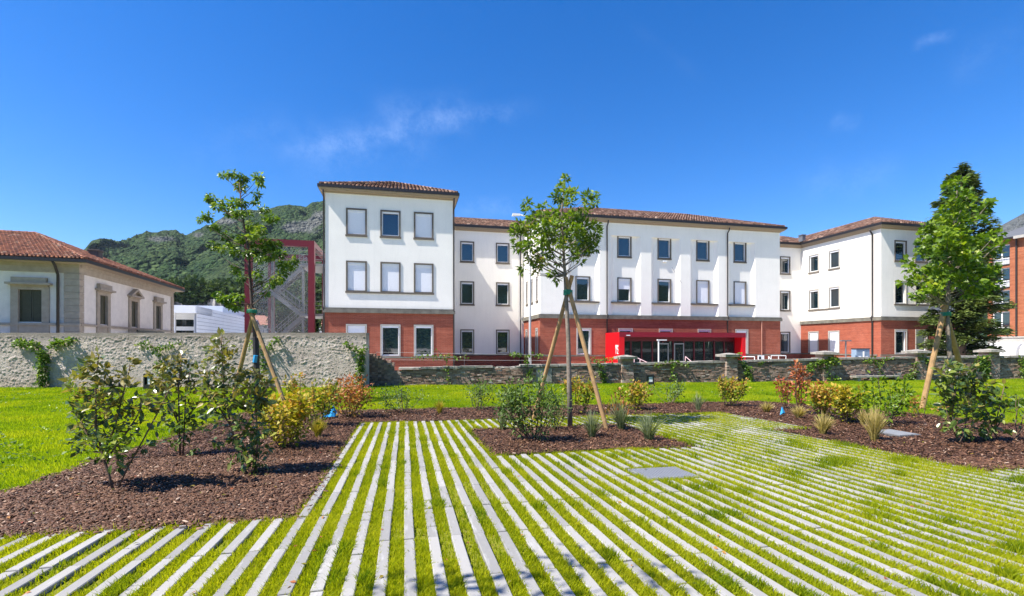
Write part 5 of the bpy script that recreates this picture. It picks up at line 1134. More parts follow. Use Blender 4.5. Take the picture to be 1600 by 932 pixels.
S3c = [(400,50,28),(420,45,15),(380,100,20),(340,130,25),(400,130,30),(450,120,25),(470,150,25),(360,160,28),(420,180,40),(460,190,30),(330,190,20),(410,220,35),(440,250,35),(280,245,25),(350,240,20),(330,280,35),(310,310,30),(400,300,45),(450,310,45),(510,260,30),(530,290,40),(570,290,40),(620,270,30),(650,300,30),(680,330,20),(560,340,45),(500,350,45),(430,370,45),(360,350,40),(320,380,30),(330,420,25),(400,430,45),(470,430,45),(540,410,45),(600,400,45),(650,390,35),(660,430,25),(600,470,35),(540,470,40),(470,490,40),(400,490,35),(350,480,25),(310,560,25),(380,550,30),(450,560,30),(520,540,40),(580,540,30),(640,480,25),(620,560,25),(560,590,40),(500,610,40),(600,620,40),(640,610,30),(660,690,30),(600,690,40),(540,650,40),(480,630,25),(480,745,28),(560,760,40),(610,760,35),(530,700,35),(600,810,25),(390,640,28),(640,760,22),(555,720,30)]
R1c = [(270,120,40),(330,60,40),(390,100,45),(310,160,50),(420,150,50),(470,100,40),(540,70,35),(560,130,40),(500,170,50),(260,210,40),(350,220,55),(440,220,55),(530,230,50),(610,200,40),(640,260,40),(270,280,45),(340,310,55),(430,310,55),(520,310,55),(600,310,45),(330,380,45),(410,380,50),(500,390,50),(300,470,35),(350,450,30),(440,450,45),(270,520,22),(360,530,40),(440,560,35),(330,570,30),(420,610,35),(490,610,30),(430,730,22),(460,660,22)]
R2c = [(670,310,40),(720,290,30),(770,220,20),(800,310,25),(580,390,45),(650,380,40),(730,370,40),(790,380,30),(520,470,40),(600,470,40),(670,470,40),(740,480,35),(770,430,30),(600,560,40),(660,560,35),(580,590,28),(620,600,25),(680,660,30),(780,580,20),(700,540,30)]
big_shrub('dark-stemmed evergreen shrub nearest the lawn, with bronze tips and a forked trunk', 5.75, 3.585, 80, 540, [[(352, 832), (325, 730), (290, 620), (250, 450), (250, 200), (265, 60)], [(360, 822), (430, 680), (520, 520), (600, 370), (660, 250)], [(290, 610), (360, 450), (400, 280), (445, 110)], [(305, 640), (400, 520), (480, 400), (520, 300)], [(285, 600), (190, 480), (150, 380)]], S1c, .10, 66, 61)
big_shrub('slim upright evergreen shrub standing between the two larger evergreen shrubs', 7.74, 3.585, 230, 510, [[(185, 740), (180, 560), (175, 330), (195, 160)], [(200, 705), (215, 400), (240, 250)], [(182, 560), (110, 400), (60, 300)]], S2c, .105, 56, 62)
big_shrub('tallest evergreen shrub, leaning, rising past the roughcast wall beside the yellow shrubs', 6.5, 3.585, 230, 510, [[(590, 862), (540, 800), (480, 600), (430, 380), (415, 60)], [(596, 855), (620, 650), (610, 480), (600, 280)], [(470, 560), (380, 420), (320, 300)], [(610, 480), (650, 380), (680, 330)]], S3c, .102, 56, 63)
big_shrub('dense rounded evergreen shrub below the tree by the conifer', 8.9, 5.178, 1420, 560, [[(385, 740), (385, 640), (350, 450), (380, 250), (420, 80)], [(400, 735), (450, 600), (480, 400), (520, 200)], [(385, 640), (310, 450), (280, 200)]], R1c, .13, 44, 64, warm=False)
big_shrub('smaller loose evergreen shrub close beside the dense rounded one', 9.15, 5.178, 1420, 560, [[(740, 705), (690, 600), (640, 450), (600, 380)], [(700, 610), (720, 450), (770, 240)], [(690, 600), (760, 480), (800, 330)]], R2c, .125, 40, 65, warm=False)

# ------------------------------------------------------------------ small shrubs
def shrub(name, label, px, by, ty, w, mat, ls, n, seed, group, up=.5, grad=.0, lean=0.0, lw=.55, stems=9, cat='shrub', c0=.5, tcap=None):
    r = np.random.default_rng(seed); b = G(px, by); t = depth(b[0], b[1]); h = (by - ty) * t / 750; w = w * t / 750 / 2; root = thing(name, label, cat, b, 0, group)
    k = MB(); pos = []; ax = []
    for i in range(stems):
        a = r.uniform(0, 2 * math.pi); q = math.sqrt(r.random()); top = np.array([math.cos(a) * w * q + lean * h, math.sin(a) * w * q * .8, h * (1 - .45 * q * q * (1 - up)) * r.uniform(.8, 1.04)])
        pts = [np.array([math.cos(a) * w * .1, math.sin(a) * w * .1, -.02]) + (top - 0) * f + np.array([math.cos(a), math.sin(a), 0]) * w * .25 * math.sin(math.pi * f) * q + r.normal(0, .015, 3) * h for f in np.linspace(0, 1, 6)]
        k.tube(pts, [.009 * (1 - .8 * f) * max(.6, h) + .002 for f in np.linspace(0, 1, 6)], 5, cap=False); m = n // stems
        f = np.clip(r.beta(2.2, 1.1, m) * .92 + .08, .1, 1); sp = np.array(pts); P_ = np.stack([np.interp(f, np.linspace(0, 1, 6), sp[:, j]) for j in range(3)], 1)
        sd = unit(r.normal(size=(m, 3))); pos.append(P_ + sd * w * r.uniform(.02, .34, (m, 1))); ax.append(sd + np.array([0, 0, .35]))
    k.build('stem', M_['stem'], root)
    pos = np.concatenate(pos); pos[:, 2] = np.maximum(pos[:, 2], .03); ax = np.concatenate(ax); m = len(pos)
    c = np.clip(r.normal(c0, .18, m) + grad * (pos[:, 2] / h - .5) + .22 * (np.array([vn(p[0] * 4 / w, p[2] * 4 / w, seed % 9) for p in pos]) - .5), 0, 1)
    V, Fq = leaf_mesh(pos, ax, r.normal(0, .6, (m, 3)) + np.array([0, 0, .8]), ls * r.uniform(.7, 1.3, m), lw); np_mesh('foliage', V, Fq, LV[mat], root, col=np.repeat(c, 5), kind='stuff'); return root
gA = 'small shrubs with turning leaves in the mulch beds'; gB = 'small green shrubs in the mulch beds'
shrub('golden_shrub', 'bright yellow leafy shrub just right of the tallest evergreen', 445, 700, 612, 88, 'yellow', .085, 1500, 101, gA, .6, .35, 0, .6, 12, c0=.42)
shrub('golden_shrub', 'yellow green shrub with orange tips behind the golden straw tuft, by the blue bag', 497, 668, 592, 56, 'mixed', .085, 900, 102, gA, .7, .3, .1, .6, 8, c0=.5)
shrub('golden_shrub', 'little orange tipped sprig shrub near the foot of the timber pole', 463, 640, 583, 34, 'mixed', .1, 260, 103, gA, .9, .5, .0, .6, 4, c0=.5)
shrub('copper_shrub', 'wide copper orange shrub under the climber at the end of the roughcast wall', 545, 652, 590, 82, 'orange', .09, 1100, 104, gA, .5, .3, .0, .55, 11, c0=.62)
shrub('green_shrub', 'airy green shrub on the mulch before the broken end of the brick wall', 630, 645, 600, 76, 'sage', .07, 620, 105, gB, .5, .2, 0, .5, 12, c0=.35)
shrub('green_shrub', 'airy green shrub behind the paving, under the T-shaped climber', 745, 641, 590, 62, 'sage', .08, 520, 106, gB, .7, .2, 0, .5, 9, c0=.38)
shrub('green_shrub', 'tallest green shrub in the central mulch square', 832, 690, 592, 84, 'sage', .075, 1900, 107, gB, .65, .25, -.05, .5, 14, c0=.4)
shrub('green_shrub', 'feathery pale shrub between the central green shrub and the trunk', 866, 672, 612, 50, 'sage', .06, 500, 108, gB, .7, .3, 0, .4, 9, c0=.6)
shrub('copper_shrub', 'orange and green shrub showing behind the central trunk', 903, 648, 588, 46, 'mixed', .1, 620, 109, gA, .7, .6, 0, .55, 8, c0=.45)
shrub('copper_shrub', 'orange tipped green shrub left of the black box light', 992, 641, 598, 48, 'mixed', .1, 700, 110, gA, .6, .35, 0, .6, 8, c0=.55)
shrub('green_shrub', 'airy green shrub behind the tufts, right of the black box light', 1046, 631, 597, 52, 'sage', .09, 420, 111, gB, .6, .2, 0, .5, 9, c0=.42)
shrub('copper_shrub', 'round orange green shrub in front of the second brick pillar', 1140, 636, 588, 48, 'mixed', .1, 800, 112, gA, .6, .4, 0, .6, 9, c0=.5)
shrub('red_shrub', 'dark red leaning shrub behind the blue flag', 1225, 640, 590, 30, 'red', .1, 280, 113, gA, .9, .2, -.1, .55, 6, c0=.35)
shrub('red_shrub', 'tall thin bright red shrub reaching up the brick wall', 1248, 648, 563, 36, 'red', .1, 370, 114, gA, .9, .3, .0, .55, 6, c0=.6)
shrub('golden_shrub', 'yellow and orange shrub with red tips beside the red shrubs', 1290, 656, 597, 48, 'mixed', .1, 900, 115, gA, .7, .55, .02, .6, 9, c0=.55)
shrub('golden_shrub', 'yellow shrub leaning towards the stone bench', 1322, 662, 600, 44, 'yellow', .1, 760, 116, gA, .7, .45, .05, .6, 8, c0=.4)
shrub('green_shrub', 'green spreading shrub with a tall leader in front of the stone bench', 1376, 664, 590, 90, 'bright', .1, 700, 117, gB, .2, .3, 0, .55, 11, c0=.38)
shrub('green_shrub', 'dull brownish sprig at the foot of the right timber pole', 1443, 655, 618, 50, 'orange', .08, 150, 118, gB, .5, .2, 0, .5, 7, c0=.5)
shrub('green_shrub', 'sparse twiggy sprig behind the smaller evergreen at the lawn edge', 1585, 690, 605, 30, 'sage', .08, 60, 119, gB, .9, .2, .12, .5, 4, c0=.6)

# ------------------------------------------------------------------ grass tufts
def tuft(label, px, by, ty, w, mat, n, seed, lean=0.0, tip=None, bw=.006):
    r = np.random.default_rng(seed); b = G(px, by); t = depth(b[0], b[1]); h = (by - ty) * t / 750; w = w * t / 750 / 2; root = thing('ornamental_grass', label, 'grass tuft', b, 0, 'ornamental grass tufts in the beds')
    a = r.uniform(0, 2 * math.pi, n); o = np.stack([np.cos(a), np.sin(a), a * 0], 1); q = r.random(n) ** .8; hh = h * r.uniform(.55, 1.03, n) * (1 - .2 * q); foot = o * (w * .22 * r.random((n, 1)))
    side = np.stack([-np.sin(a + r.normal(0, .8, n)), np.cos(a + r.normal(0, .8, n)), a * 0], 1); bw = bw * t / 11 * r.uniform(.7, 1.3, n)[:, None]; V = []
    for f, wd in ((0, 1), (.35, 1), (.7, .75), (1, .12)):
        c = foot + o * (w * q * (f ** 1.8))[:, None] + Z3 * (hh * (f - .12 * q * f * f))[:, None] + np.array([lean * h, 0, 0]) * f * f; V += [c - side * bw * wd, c + side * bw * wd]
    V = np.stack(V, 1).reshape(-1, 3); F1 = np.array([[0, 1, 3, 2], [2, 3, 5, 4], [4, 5, 7, 6]]); Fq = (F1[None] + (np.arange(n) * 8)[:, None, None]).reshape(-1, 4)
    c = np.clip(np.repeat(r.normal(.5, .22, n), 8).reshape(n, 8) + np.array([-.25, -.25, -.1, -.1, .1, .1, .3, .3]), 0, 1).ravel()
    np_mesh('blades', V, Fq, LV[mat], root, col=c, kind='stuff')
    if tip:
        m = n // 3; i = r.choice(n, m, False); T_ = V.reshape(n, 8, 3)[i, 6]; v, f = leaf_mesh(T_, o[i] * .3 + Z3, r.normal(size=(m, 3)), np.full(m, .11), .3); np_mesh('flower_head', v, f, LV[tip], root, col=np.repeat(r.random(m), 5), kind='stuff')
tuft('small rounded golden grass tuft at the edge of the left mulch bed', 497, 684, 648, 32, 'gold', 420, 201, bw=.004)
tuft('small orange straw grass tuft before the brick wall behind the paving', 687, 648, 622, 20, 'gold', 200, 202)
tuft('grey green grass tuft at the left corner of the central mulch square', 786, 672, 632, 34, 'silver', 150, 203)
tuft('silvery grass tuft in front of the trunk in the central mulch square', 925, 684, 634, 46, 'silver', 200, 204)
tuft('grey green grass tuft with reddish tips right of the timber poles', 971, 672, 616, 46, 'silver', 220, 205, -.12, 'orange')
tuft('pale arching grass tuft at the right end of the central mulch square', 1014, 690, 636, 58, 'silver', 210, 206)
tuft('thin silvery grass tuft before the brick wall, behind the paving', 1091, 643, 608, 26, 'silver', 90, 207)
tuft('straw grass tuft left of the blue flag', 1198, 646, 624, 26, 'straw', 220, 208)
tuft('straw grass tuft under the bright red shrub', 1248, 655, 630, 30, 'straw', 300, 209)
tuft('straw grass tuft in front of the yellow and orange shrub', 1286, 681, 640, 34, 'straw', 330, 210, .05)
tuft('large upright straw grass tuft beside the flat grey slab', 1366, 690, 630, 40, 'straw', 420, 211, .03)
tuft('small straw grass tuft left of the large upright one', 1349, 664, 636, 22, 'straw', 170, 212)

# blue bag and flag
for label, px, by, h, name in (('crumpled blue plastic bag among the yellow shrubs', 515, 655, 22, 'plastic_bag'), ('small blue plastic flag stuck in the mulch', 1222, 651, 16, 'marker_flag')):
    b = G(px, by); t = depth(b[0], b[1]); s = h * t / 750; o = thing(name, label, 'bag' if 'bag' in name else 'flag', b)
    r = random.Random(px); k = MB()
    if 'flag' in name:
        k.add([(-.26 * s, 0, .04), (.22 * s, .08 * s, .05), (.0 * s, .02 * s, s), (-.08 * s, -.16 * s, .1), (.27 * s, -.1 * s, .1)], [(0, 3, 2), (3, 4, 2), (4, 1, 2), (1, 0, 2)])
    else:
        for cx, hh, w in ((-.28, .72, .34), (.2, 1.0, .36), (.42, .5, .22)):
            ring = [(cx * s + math.cos(a) * w * s * r.uniform(.7, 1.2), math.sin(a) * w * s * .6, .03 + r.uniform(0, .18) * s) for a in np.linspace(0, 2 * math.pi, 8)[:-1]]
            k.add(ring + [((cx + r.uniform(-.06, .1)) * s, 0, hh * s)], [(q, (q + 1) % 7, 7) for q in range(7)])
    k.build('sheet', M_['blue'], o)
    if 'flag' in name: k = MB(); k.tube([(0, .02, -.05), (0, .02 * s, s * .98)], .006, 5); k.build('stick', M_['stem'], o)

# ------------------------------------------------------------------ climbing plants on the walls
def wall_front(px): 
    lat = (px - 800) / 750 * 25
    return WALL_T - .22 if px < 574 else None
def wpt(px, py):
    if px < 577: t = WALL_T - .2
    else:
        s = s_of_px(px); p = wp(s, -.12, 0); t = depth(p[0], p[1])
    return P(px, py, t)
def climber(label, px, by, lines, seed, dens=1.0, ls=.13, spread=4.0, name='climbing_plant'):
    r = np.random.default_rng(seed); b = wpt(px, by); b[2] = min(b[2], -.5); root = thing(name, label, 'climbing plant', b, 0, 'climbing plants trained on the garden walls'); k = MB(); C = []; R = []
    for ln in lines:
        pts = [wpt(x, y) for x, y in ln]; k.tube(pts, [.02 * (1 - .6 * i / max(1, len(pts) - 1)) for i in range(len(pts))], 5, cap=False)
        for p, q in zip(ln[:-1], ln[1:]):
            m = max(1, int(math.hypot(q[0] - p[0], q[1] - p[1]) / 3.2 * dens))
            for f in r.random(m): C.append(wpt(p[0] + (q[0] - p[0]) * f + r.normal(0, spread * .35), p[1] + (q[1] - p[1]) * f + r.normal(0, spread * .35)) - FW * r.uniform(-.02, .16)); R.append(spread * r.uniform(.6, 1.2) * 25 / 750)
    k.build('stem', M_['stem'], root, b)
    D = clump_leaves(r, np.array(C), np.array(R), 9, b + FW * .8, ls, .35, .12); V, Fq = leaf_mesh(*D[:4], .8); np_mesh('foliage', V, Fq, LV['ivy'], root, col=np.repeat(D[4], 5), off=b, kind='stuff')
climber('bushy Y-shaped climber on the roughcast wall nearest the old house', 66, 607, [[(64, 608), (66, 585), (66, 560), (68, 550)], [(70, 606), (72, 580), (72, 556)], [(66, 552), (50, 537), (22, 537)], [(70, 550), (90, 537), (114, 532)]], 301, 2.0, .13, 5)
climber('slim T-shaped climber on the roughcast wall behind the slim evergreen', 249, 600, [[(250, 602), (251, 570), (249, 548)], [(249, 547), (232, 538), (216, 541)], [(250, 546), (266, 540), (286, 536)]], 302, 1.2, .13, 4)
climber('Y-shaped climber on the roughcast wall behind the timber poles', 412, 605, [[(415, 607), (411, 575), (411, 550)], [(411, 550), (400, 539), (390, 538)], [(412, 548), (425, 540), (436, 532)]], 303, 1.4, .13, 4)
climber('leafy climber column at the end of the roughcast wall', 562, 603, [[(563, 605), (563, 580), (564, 550)], [(563, 552), (552, 542), (540, 538)], [(566, 550), (572, 543)], [(560, 600), (566, 560)]], 304, 2.0, .13, 4.5)
climber('yellowing T-shaped climber above the broken left part of the brick wall', 699, 606, [[(702, 606), (700, 585), (697, 562)], [(697, 562), (675, 558), (634, 558)], [(698, 560), (715, 559), (731, 559)], [(697, 562), (685, 549), (682, 548)], [(698, 560), (703, 551)]], 305, .9, .12, 3.2)
climber('T-shaped climber with a bushy foot by the street lamp', 823, 605, [[(824, 605), (825, 585), (823, 560)], [(822, 558), (808, 554), (792, 554)], [(824, 557), (840, 555), (851, 557)], [(820, 600), (829, 580)]], 306, 1.5, .12, 3.6)
climber('leafy golden climber beside the first pillar below the red porch', 942, 600, [[(943, 602), (941, 585), (938, 568)], [(946, 600), (944, 580)], [(938, 566), (925, 561)], [(940, 564), (955, 561), (963, 562)]], 307, 1.7, .12, 4)
climber('dark hanging climber spread over the wall right of the black box light', 1047, 600, [[(1050, 604), (1051, 585), (1050, 568)], [(1049, 568), (1033, 569), (1020, 573)], [(1051, 566), (1065, 568), (1074, 570)], [(1049, 560), (1049, 572)]], 308, 1.3, .12, 4)
climber('dense climber hanging right of the second pillar', 1165, 600, [[(1166, 602), (1167, 585), (1163, 568)], [(1163, 568), (1152, 558), (1148, 556)], [(1171, 598), (1170, 578)]], 309, 2.0, .13, 4.5)
climber('small green tuft on the coping right of the second pillar', 1188, 570, [[(1183, 567), (1195, 566)]], 310, 2.0, .11, 3)
climber('broad arching climber under the middle capstone', 1288, 600, [[(1292, 602), (1290, 585), (1292, 562)], [(1291, 566), (1275, 567), (1264, 575), (1262, 582)], [(1293, 560), (1304, 560), (1309, 567)], [(1303, 600), (1304, 585)], [(1298, 596), (1309, 592)]], 311, 2.0, .14, 5)
climber('T-shaped climber above the stone bench', 1374, 592, [[(1375, 596), (1375, 580), (1372, 568)], [(1371, 566), (1358, 563), (1350, 566)], [(1374, 564), (1385, 562), (1392, 561)]], 312, 1.6, .13, 4.2)
climber('dark arched climber covering the fourth pillar', 1433, 590, [[(1430, 590), (1428, 575), (1433, 560), (1445, 558), (1452, 572)], [(1452, 590), (1450, 570)], [(1436, 562), (1446, 562)]], 313, 1.8, .13, 4)
climber('leafy climber left of the last brick pillar', 1535, 590, [[(1540, 592), (1537, 575), (1535, 560)], [(1534, 562), (1522, 568)], [(1537, 560), (1546, 556)], [(1528, 575), (1540, 568)]], 314, 2.2, .14, 5)
climber('climber right of the last brick pillar', 1594, 570, [[(1596, 592), (1596, 575), (1594, 560)], [(1594, 562), (1604, 560)], [(1590, 566), (1600, 570)]], 315, 2.0, .13, 4)
climber('low weeds growing at the foot of the fourth pillar', 1418, 596, [[(1410, 597), (1418, 587), (1428, 596)]], 316, 3.0, .13, 5, 'weeds')

# ------------------------------------------------------------------ conifer
r = np.random.default_rng(77); t = 41.0; b = P(1501, 541, t); b[2] = -.6; cf = thing('conifer', 'tall dark green conifer behind the brick wall, beside the apartment block', 'tree', b)
ztop = CAMZ + (541 - 263) / 750 * t; k = MB(); k.tube([b, b * (1, 1, 0) + Z3 * (ztop * .5), b * (1, 1, 0) + RT * .05 + Z3 * ztop], [.4, .28, .03], 9); k.build('trunk', M_['dbark'], cf, b, True)
pos, ax, cc = [], [], []; br = MB()
for i in range(150):
    f = (i + r.random()) / 150; z = .6 + (ztop - .7) * f; hwid = np.interp(ztop - z, [0, 1.2, 3, 5, 7.5, 11, 15, 17], [.2, .95, 1.65, 2.15, 2.5, 2.75, 2.9, 2.7]) * r.uniform(.68, 1.08); a = r.uniform(0, 2 * math.pi); d = np.array([math.cos(a), math.sin(a), 0]); org = np.array([b[0], b[1], z]) + RT * .05 * f
    tipz = -.06 * hwid; m = int(24 + 62 * hwid); g = r.random(m) ** .6; sd = np.array([-d[1], d[0], 0]); wd = (.2 + .22 * hwid) * (1 - .6 * g)
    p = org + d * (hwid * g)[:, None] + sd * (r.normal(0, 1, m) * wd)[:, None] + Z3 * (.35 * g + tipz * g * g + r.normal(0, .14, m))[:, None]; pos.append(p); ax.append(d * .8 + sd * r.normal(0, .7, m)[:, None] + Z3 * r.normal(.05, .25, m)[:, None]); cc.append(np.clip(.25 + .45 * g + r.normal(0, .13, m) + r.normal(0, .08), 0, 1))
    br.tube([org, org + d * hwid * .6 + Z3 * .2, org + d * hwid + Z3 * (.35 + tipz)], [.06, .035, .01], 4, cap=False)
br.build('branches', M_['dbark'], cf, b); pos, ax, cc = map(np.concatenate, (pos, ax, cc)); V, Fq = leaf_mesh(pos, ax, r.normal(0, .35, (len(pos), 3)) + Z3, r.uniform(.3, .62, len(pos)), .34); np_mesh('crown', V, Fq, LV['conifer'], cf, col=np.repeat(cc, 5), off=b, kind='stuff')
# dark trees at the foot of the mountain
r = np.random.default_rng(78); C = []; R = []
for i in range(420):
    px = r.uniform(240, 640); f = r.random() ** .7; t = r.uniform(225, 262); y = 478 - 22 * f - 8 * float(vn(px * .05, 3, 2)) - 3 * f * math.sin(px * .11); p = P(px, y, t); C.append(p); R.append(r.uniform(3, 6))
for i in range(60):
    px = r.uniform(428, 500); y = r.uniform(480, 522); C.append(P(px, y, 75)); R.append(r.uniform(.9, 1.6))
C = np.array(C); R = np.array(R); Ps = []; As = []; cs = []
for c, q in zip(C, R):
    m = 60; d = unit(r.normal(size=(m, 3))); Ps.append(c + d * q * r.uniform(.6, 1.05, (m, 1))); As.append(d + r.normal(0, .5, (m, 3))); cs.append(np.clip(r.normal(.4, .16, m) + r.normal(0, .12) + .25 * d[:, 2], 0, 1))
Ps, As, cs = map(np.concatenate, (Ps, As, cs)); sz = np.where(depth(Ps[:, 0], Ps[:, 1]) < 120, 0.6, 2.2) * r.uniform(.6, 1.3, len(Ps)); V, Fq = leaf_mesh(Ps, As, r.normal(size=(len(Ps), 3)) + Z3 * .6, sz, .7); np_mesh('tree_belt', V, Fq, LV['wood'], None, col=np.repeat(cs, 5), kind='stuff', label='dark belt of trees at the foot of the mountain')

# ------------------------------------------------------------------ bark chips
r = np.random.default_rng(90); N = 420000; t = 4.2 + (19 - 4.2) * r.random(N) ** 1.25; lat = (r.random(N) * 2 - 1) * (1.22 * t + 1.6); x = SN * t + CS * lat; y = CS * t - SN * lat
kp = in_mulch(x + r.normal(0, .07, N), y + r.normal(0, .07, N)); x, y, t = x[kp], y[kp], t[kp]; n = len(x)
L = r.uniform(.022, .068, n) * (1 + .035 * np.clip(t - 6, 0, 8)); Wd = L * r.uniform(.22, .42, n); Hh = r.uniform(.003, .008, n); yaw = r.uniform(0, 2 * math.pi, n); ti = r.normal(0, .28, n); ro_ = r.normal(0, .25, n); z = gz(x, y) + .02 + .07 * (fbm(x * 2.2, y * 2.2, 4, 9) - .45) + r.uniform(0, .028, n)
a = np.stack([np.cos(yaw) * np.cos(ti), np.sin(yaw) * np.cos(ti), np.sin(ti)], 1); s_ = np.stack([-np.sin(yaw) * np.cos(ro_), np.cos(yaw) * np.cos(ro_), np.sin(ro_)], 1); nn = np.cross(a, s_); c = np.stack([x, y, z], 1); V = []
for u, v, w, tp in ((-1, -1, 0, 1), (1, -.6, 0, 1), (.9, .8, 0, 1), (-.85, 1, 0, 1), (-.8, -.7, 1, 1), (.8, -.5, 1, 1), (.75, .6, 1, 1), (-.7, .75, 1, 1)): V.append(c + a * (L * u / 2 * 1.0)[:, None] + s_ * (Wd * v / 2)[:, None] + nn * (Hh * w)[:, None])
V = np.stack(V, 1); near = t < 7.6; cc = np.clip(r.normal(.45, .22, n), 0, 1); F1 = np.array([[4, 5, 6, 7], [0, 1, 5, 4], [1, 2, 6, 5], [2, 3, 7, 6], [3, 0, 4, 7]])
Va = V[near].reshape(-1, 3); Vb = V[~near][:, :4].reshape(-1, 3); na, nb = near.sum(), (~near).sum()      # distant chips keep only their top face
Fq = np.concatenate([(F1[None] + (np.arange(na) * 8)[:, None, None]).reshape(-1, 4), np.arange(nb * 4).reshape(-1, 4) + na * 8])
np_mesh('bark_mulch', np.concatenate([Va, Vb]), Fq, M_['chip'], None, col=np.concatenate([np.repeat(cc[near], 8), np.repeat(cc[~near], 4)]), kind='stuff', label='reddish brown bark chips covering the beds')
print('chips', n)
# ------------------------------------------------------------------ grass
def blades(name, x, y, t, hgt, wid, mat, colr, lean, segs, label, base=0.0):
    n = len(x); r = np.random.default_rng(len(name) + n); z = gz(x, y) + base; yaw = r.uniform(0, 2 * math.pi, n); d = np.stack([np.cos(yaw), np.sin(yaw), yaw * 0], 1); s = np.stack([-np.sin(yaw + 1.2), np.cos(yaw + 1.2), yaw * 0], 1) * wid[:, None]; c = np.stack([x, y, z], 1); le = (hgt * lean)[:, None]
    if segs == 2:
        m = c + d * le * .3 + Z3 * (hgt * .6)[:, None]; tp = c + d * le + Z3 * hgt[:, None]; V = np.stack([c - s, c + s, m - s * .8, m + s * .8, tp], 1).reshape(-1, 3); F1 = np.array([[0, 1, 3], [0, 3, 2], [2, 3, 4]]); k = 5
    else:
        tp = c + d * le + Z3 * hgt[:, None]; V = np.stack([c - s, c + s, tp], 1).reshape(-1, 3); F1 = np.array([[0, 1, 2]]); k = 3
    Fq = (F1[None] + (np.arange(n) * k)[:, None, None]).reshape(-1, 3); return np_mesh(name, V, Fq, M_[mat], None, col=np.repeat(np.clip(colr, 0, 1), k), kind='stuff', label=label)
r = np.random.default_rng(91); N = 1750000; t = 1.7 + 12.8 * r.random(N) ** 1.1; lat = (r.random(N) * 2 - 1) * (1.25 * t + 2.5); x = SN * t + CS * lat; y = CS * t - SN * lat
kp = in_paving(x, y + 0 * x) ; x, y, t = x[kp], y[kp], t[kp]
kk = np.round((x - .036) / SX); dx = np.abs(x - .036 - kk * SX); onstone = dx < SW / 2 - .004
# which strips really carry a stone here
occ = {}
for sx_, sy_, ln in stones: occ.setdefault(int(round((sx_ - .036) / SX)), []).append((sy_ - ln / 2 - .004, sy_ + ln / 2 + .004))
st = np.zeros(len(x), bool)
for q, iv in occ.items():
    m = np.where((kk == q) & onstone)[0]
    if len(m):
        yy = y[m]; h = np.zeros(len(m), bool)
        for a_, b_ in iv: h |= (yy > a_) & (yy < b_)
        st[m] = h
inhole = (x > 3.1) & (x < 3.83) & (y > 5.7) & (y < 6.3)
pt = fbm(x * 1.6, y * 1.6, 4, 31); thin = (r.random(len(x)) < np.clip((pt - .26) * 7 + .3 * (x > 2.5), .2, 1))
kp = ~st & ~inhole & thin; x, y, t, pt = x[kp], y[kp], t[kp], pt[kp]; n = len(x)
tall = vn(x * 3.1, y * 3.1, 7); tall2 = np.clip((tall - .72) * 5, 0, 1)
h = (r.uniform(.031, .064, n)) * (1 + .7 * tall2) * (.7 + .5 * pt / .5 * .6) * (1 + .17 * np.clip((x - 2) / 3, 0, 1)) * (.86 + .3 * vn(x * .9, y * .9, 15))
cg = r.normal(.55, .2, n) - .45 * tall2 + .6 * (pt - .47); lg = r.uniform(.1, .7, n)
for q, sg, lab in ((t < 5.2, 2, 'yellow green grass growing between the nearer paving stones'), (t >= 5.2, 1, 'yellow green grass growing between the farther paving stones')):
    f_ = 1.0 if sg == 2 else 1.1
    blades('paving_grass', x[q], y[q], t[q], h[q] * f_, (.0026 + .0005 * t[q]) * (1 if sg == 2 else 1.3), 'grass', cg[q], lg[q], sg, lab, -.01)
print('paving blades', n)
N = 1000000; t = 4.0 + 27 * r.random(N) ** .92; lat = (r.random(N) * 2 - 1) * (1.2 * t + 2); x = SN * t + CS * lat; y = CS * t - SN * lat
wt_ = np.where(lat < -7.3, WALL_T + .05, 25.2 + .137 * (lat + 6.1) - .05); kp = (t < wt_) & ~in_paving(x, y) & ~in_mulch(x + r.normal(0, .04, N), y + r.normal(0, .04, N)); x, y, t = x[kp], y[kp], t[kp]; n = len(x)
pt = fbm(x * .7, y * .7, 4, 41); h = r.uniform(.03, .075, n) * (.8 + .6 * np.clip((pt - .45) * 3, 0, 1)) * (1 + .012 * t)
blades('lawn_grass', x, y, t, h, .0032 + .00065 * t, 'lgrass', r.normal(.5, .2, n) + 1.5 * (pt - .47), r.uniform(.1, .8, n), 1, 'mown bright green lawn grass')
print('lawn blades', n)

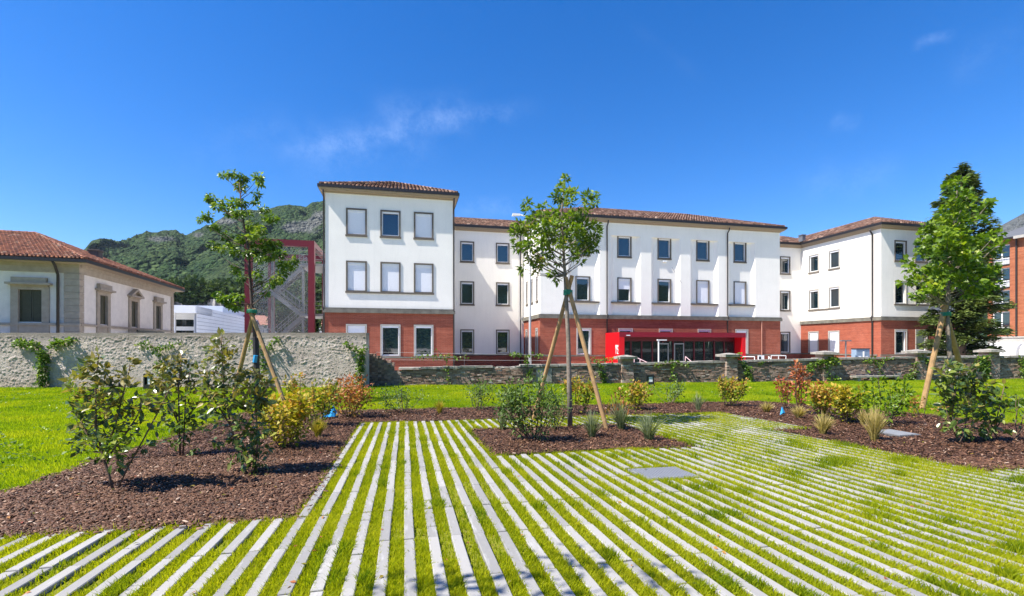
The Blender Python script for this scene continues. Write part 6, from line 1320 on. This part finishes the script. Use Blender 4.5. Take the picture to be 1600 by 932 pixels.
# weeds in the lawn and the bark, leaf litter
r = np.random.default_rng(95); pos, ax, cs, sz = [], [], [], []
for i in range(900):
    t = 6 + 18 * r.random(); lat = (r.random() * 2 - 1) * 1.1 * t; x = SN * t + CS * lat; y = CS * t - SN * lat
    if t > (WALL_T if lat < -7.3 else 25) or in_paving(np.array(x), np.array(y)): continue
    if in_mulch(np.array(x), np.array(y)) and r.random() < .93: continue
    if vn(x * .4, y * .4, 12) < .5 and t < 20: continue
    m = int(r.integers(6, 16)); w = r.uniform(.05, .16); q = r.normal(0, w, (m, 3)); q[:, 2] = np.abs(q[:, 2]) * .5 + .045; pos.append(q + np.array([x, y, float(gz(x, y))])); ax.append(unit(q * (1, 1, 0)) + Z3 * r.uniform(.2, .9)); cs.append(np.clip(r.normal(.4, .2, m), 0, 1)); sz.append(r.uniform(.04, .085, m))
pos, ax, cs, sz = map(np.concatenate, (pos, ax, cs, sz)); V, Fq = leaf_mesh(pos, ax, r.normal(0, .4, (len(pos), 3)) + Z3, sz, .7); np_mesh('lawn_weeds', V, Fq, LV['round'], None, col=np.repeat(cs, 5), kind='stuff', label='broad-leaved weeds scattered in the lawn')
N = 1500; t = 3 + 13 * r.random(N); lat = (r.random(N) * 2 - 1) * 1.1 * t; x = SN * t + CS * lat; y = CS * t - SN * lat; z = gz(x, y) + .036 + .02 * in_mulch(x, y); a = r.uniform(0, 6.28, N)
kp = in_mulch(x, y) | (in_paving(x, y) & (r.random(N) < .25)); p = np.stack([x, y, z], 1)[kp]; n = len(p); ax = np.stack([np.cos(a), np.sin(a), r.normal(0, .15, N)], 1)[kp]
V, Fq = leaf_mesh(p, ax, r.normal(0, .3, (n, 3)) + Z3, r.uniform(.025, .06, n), .5); np_mesh('fallen_leaves', V, Fq, LV['orange'], None, col=np.repeat(r.random(n), 5), kind='stuff', label='dry fallen leaves scattered over the bark and paving')
bpy.context.view_layer.update()
# the air between here and the mountain
k = MB(); k.box(-3600, 3600, -1600, 2600, -1.7, 425); hz = k.build('haze', None, kind='stuff', label='thin bluish haze in the air')
hm = bpy.data.materials.new('haze_air'); hm.use_nodes = True; hn = hm.node_tree; hn.nodes.remove(hn.nodes['Principled BSDF'])
pvn = hn.nodes.new('ShaderNodeVolumePrincipled'); pvn.inputs['Color'].default_value = (0.72, 0.86, 1.0, 1); pvn.inputs['Density'].default_value = 0.00005
hn.links.new(pvn.outputs[0], hn.nodes['Material Output'].inputs['Volume']); hz.data.materials.append(hm)
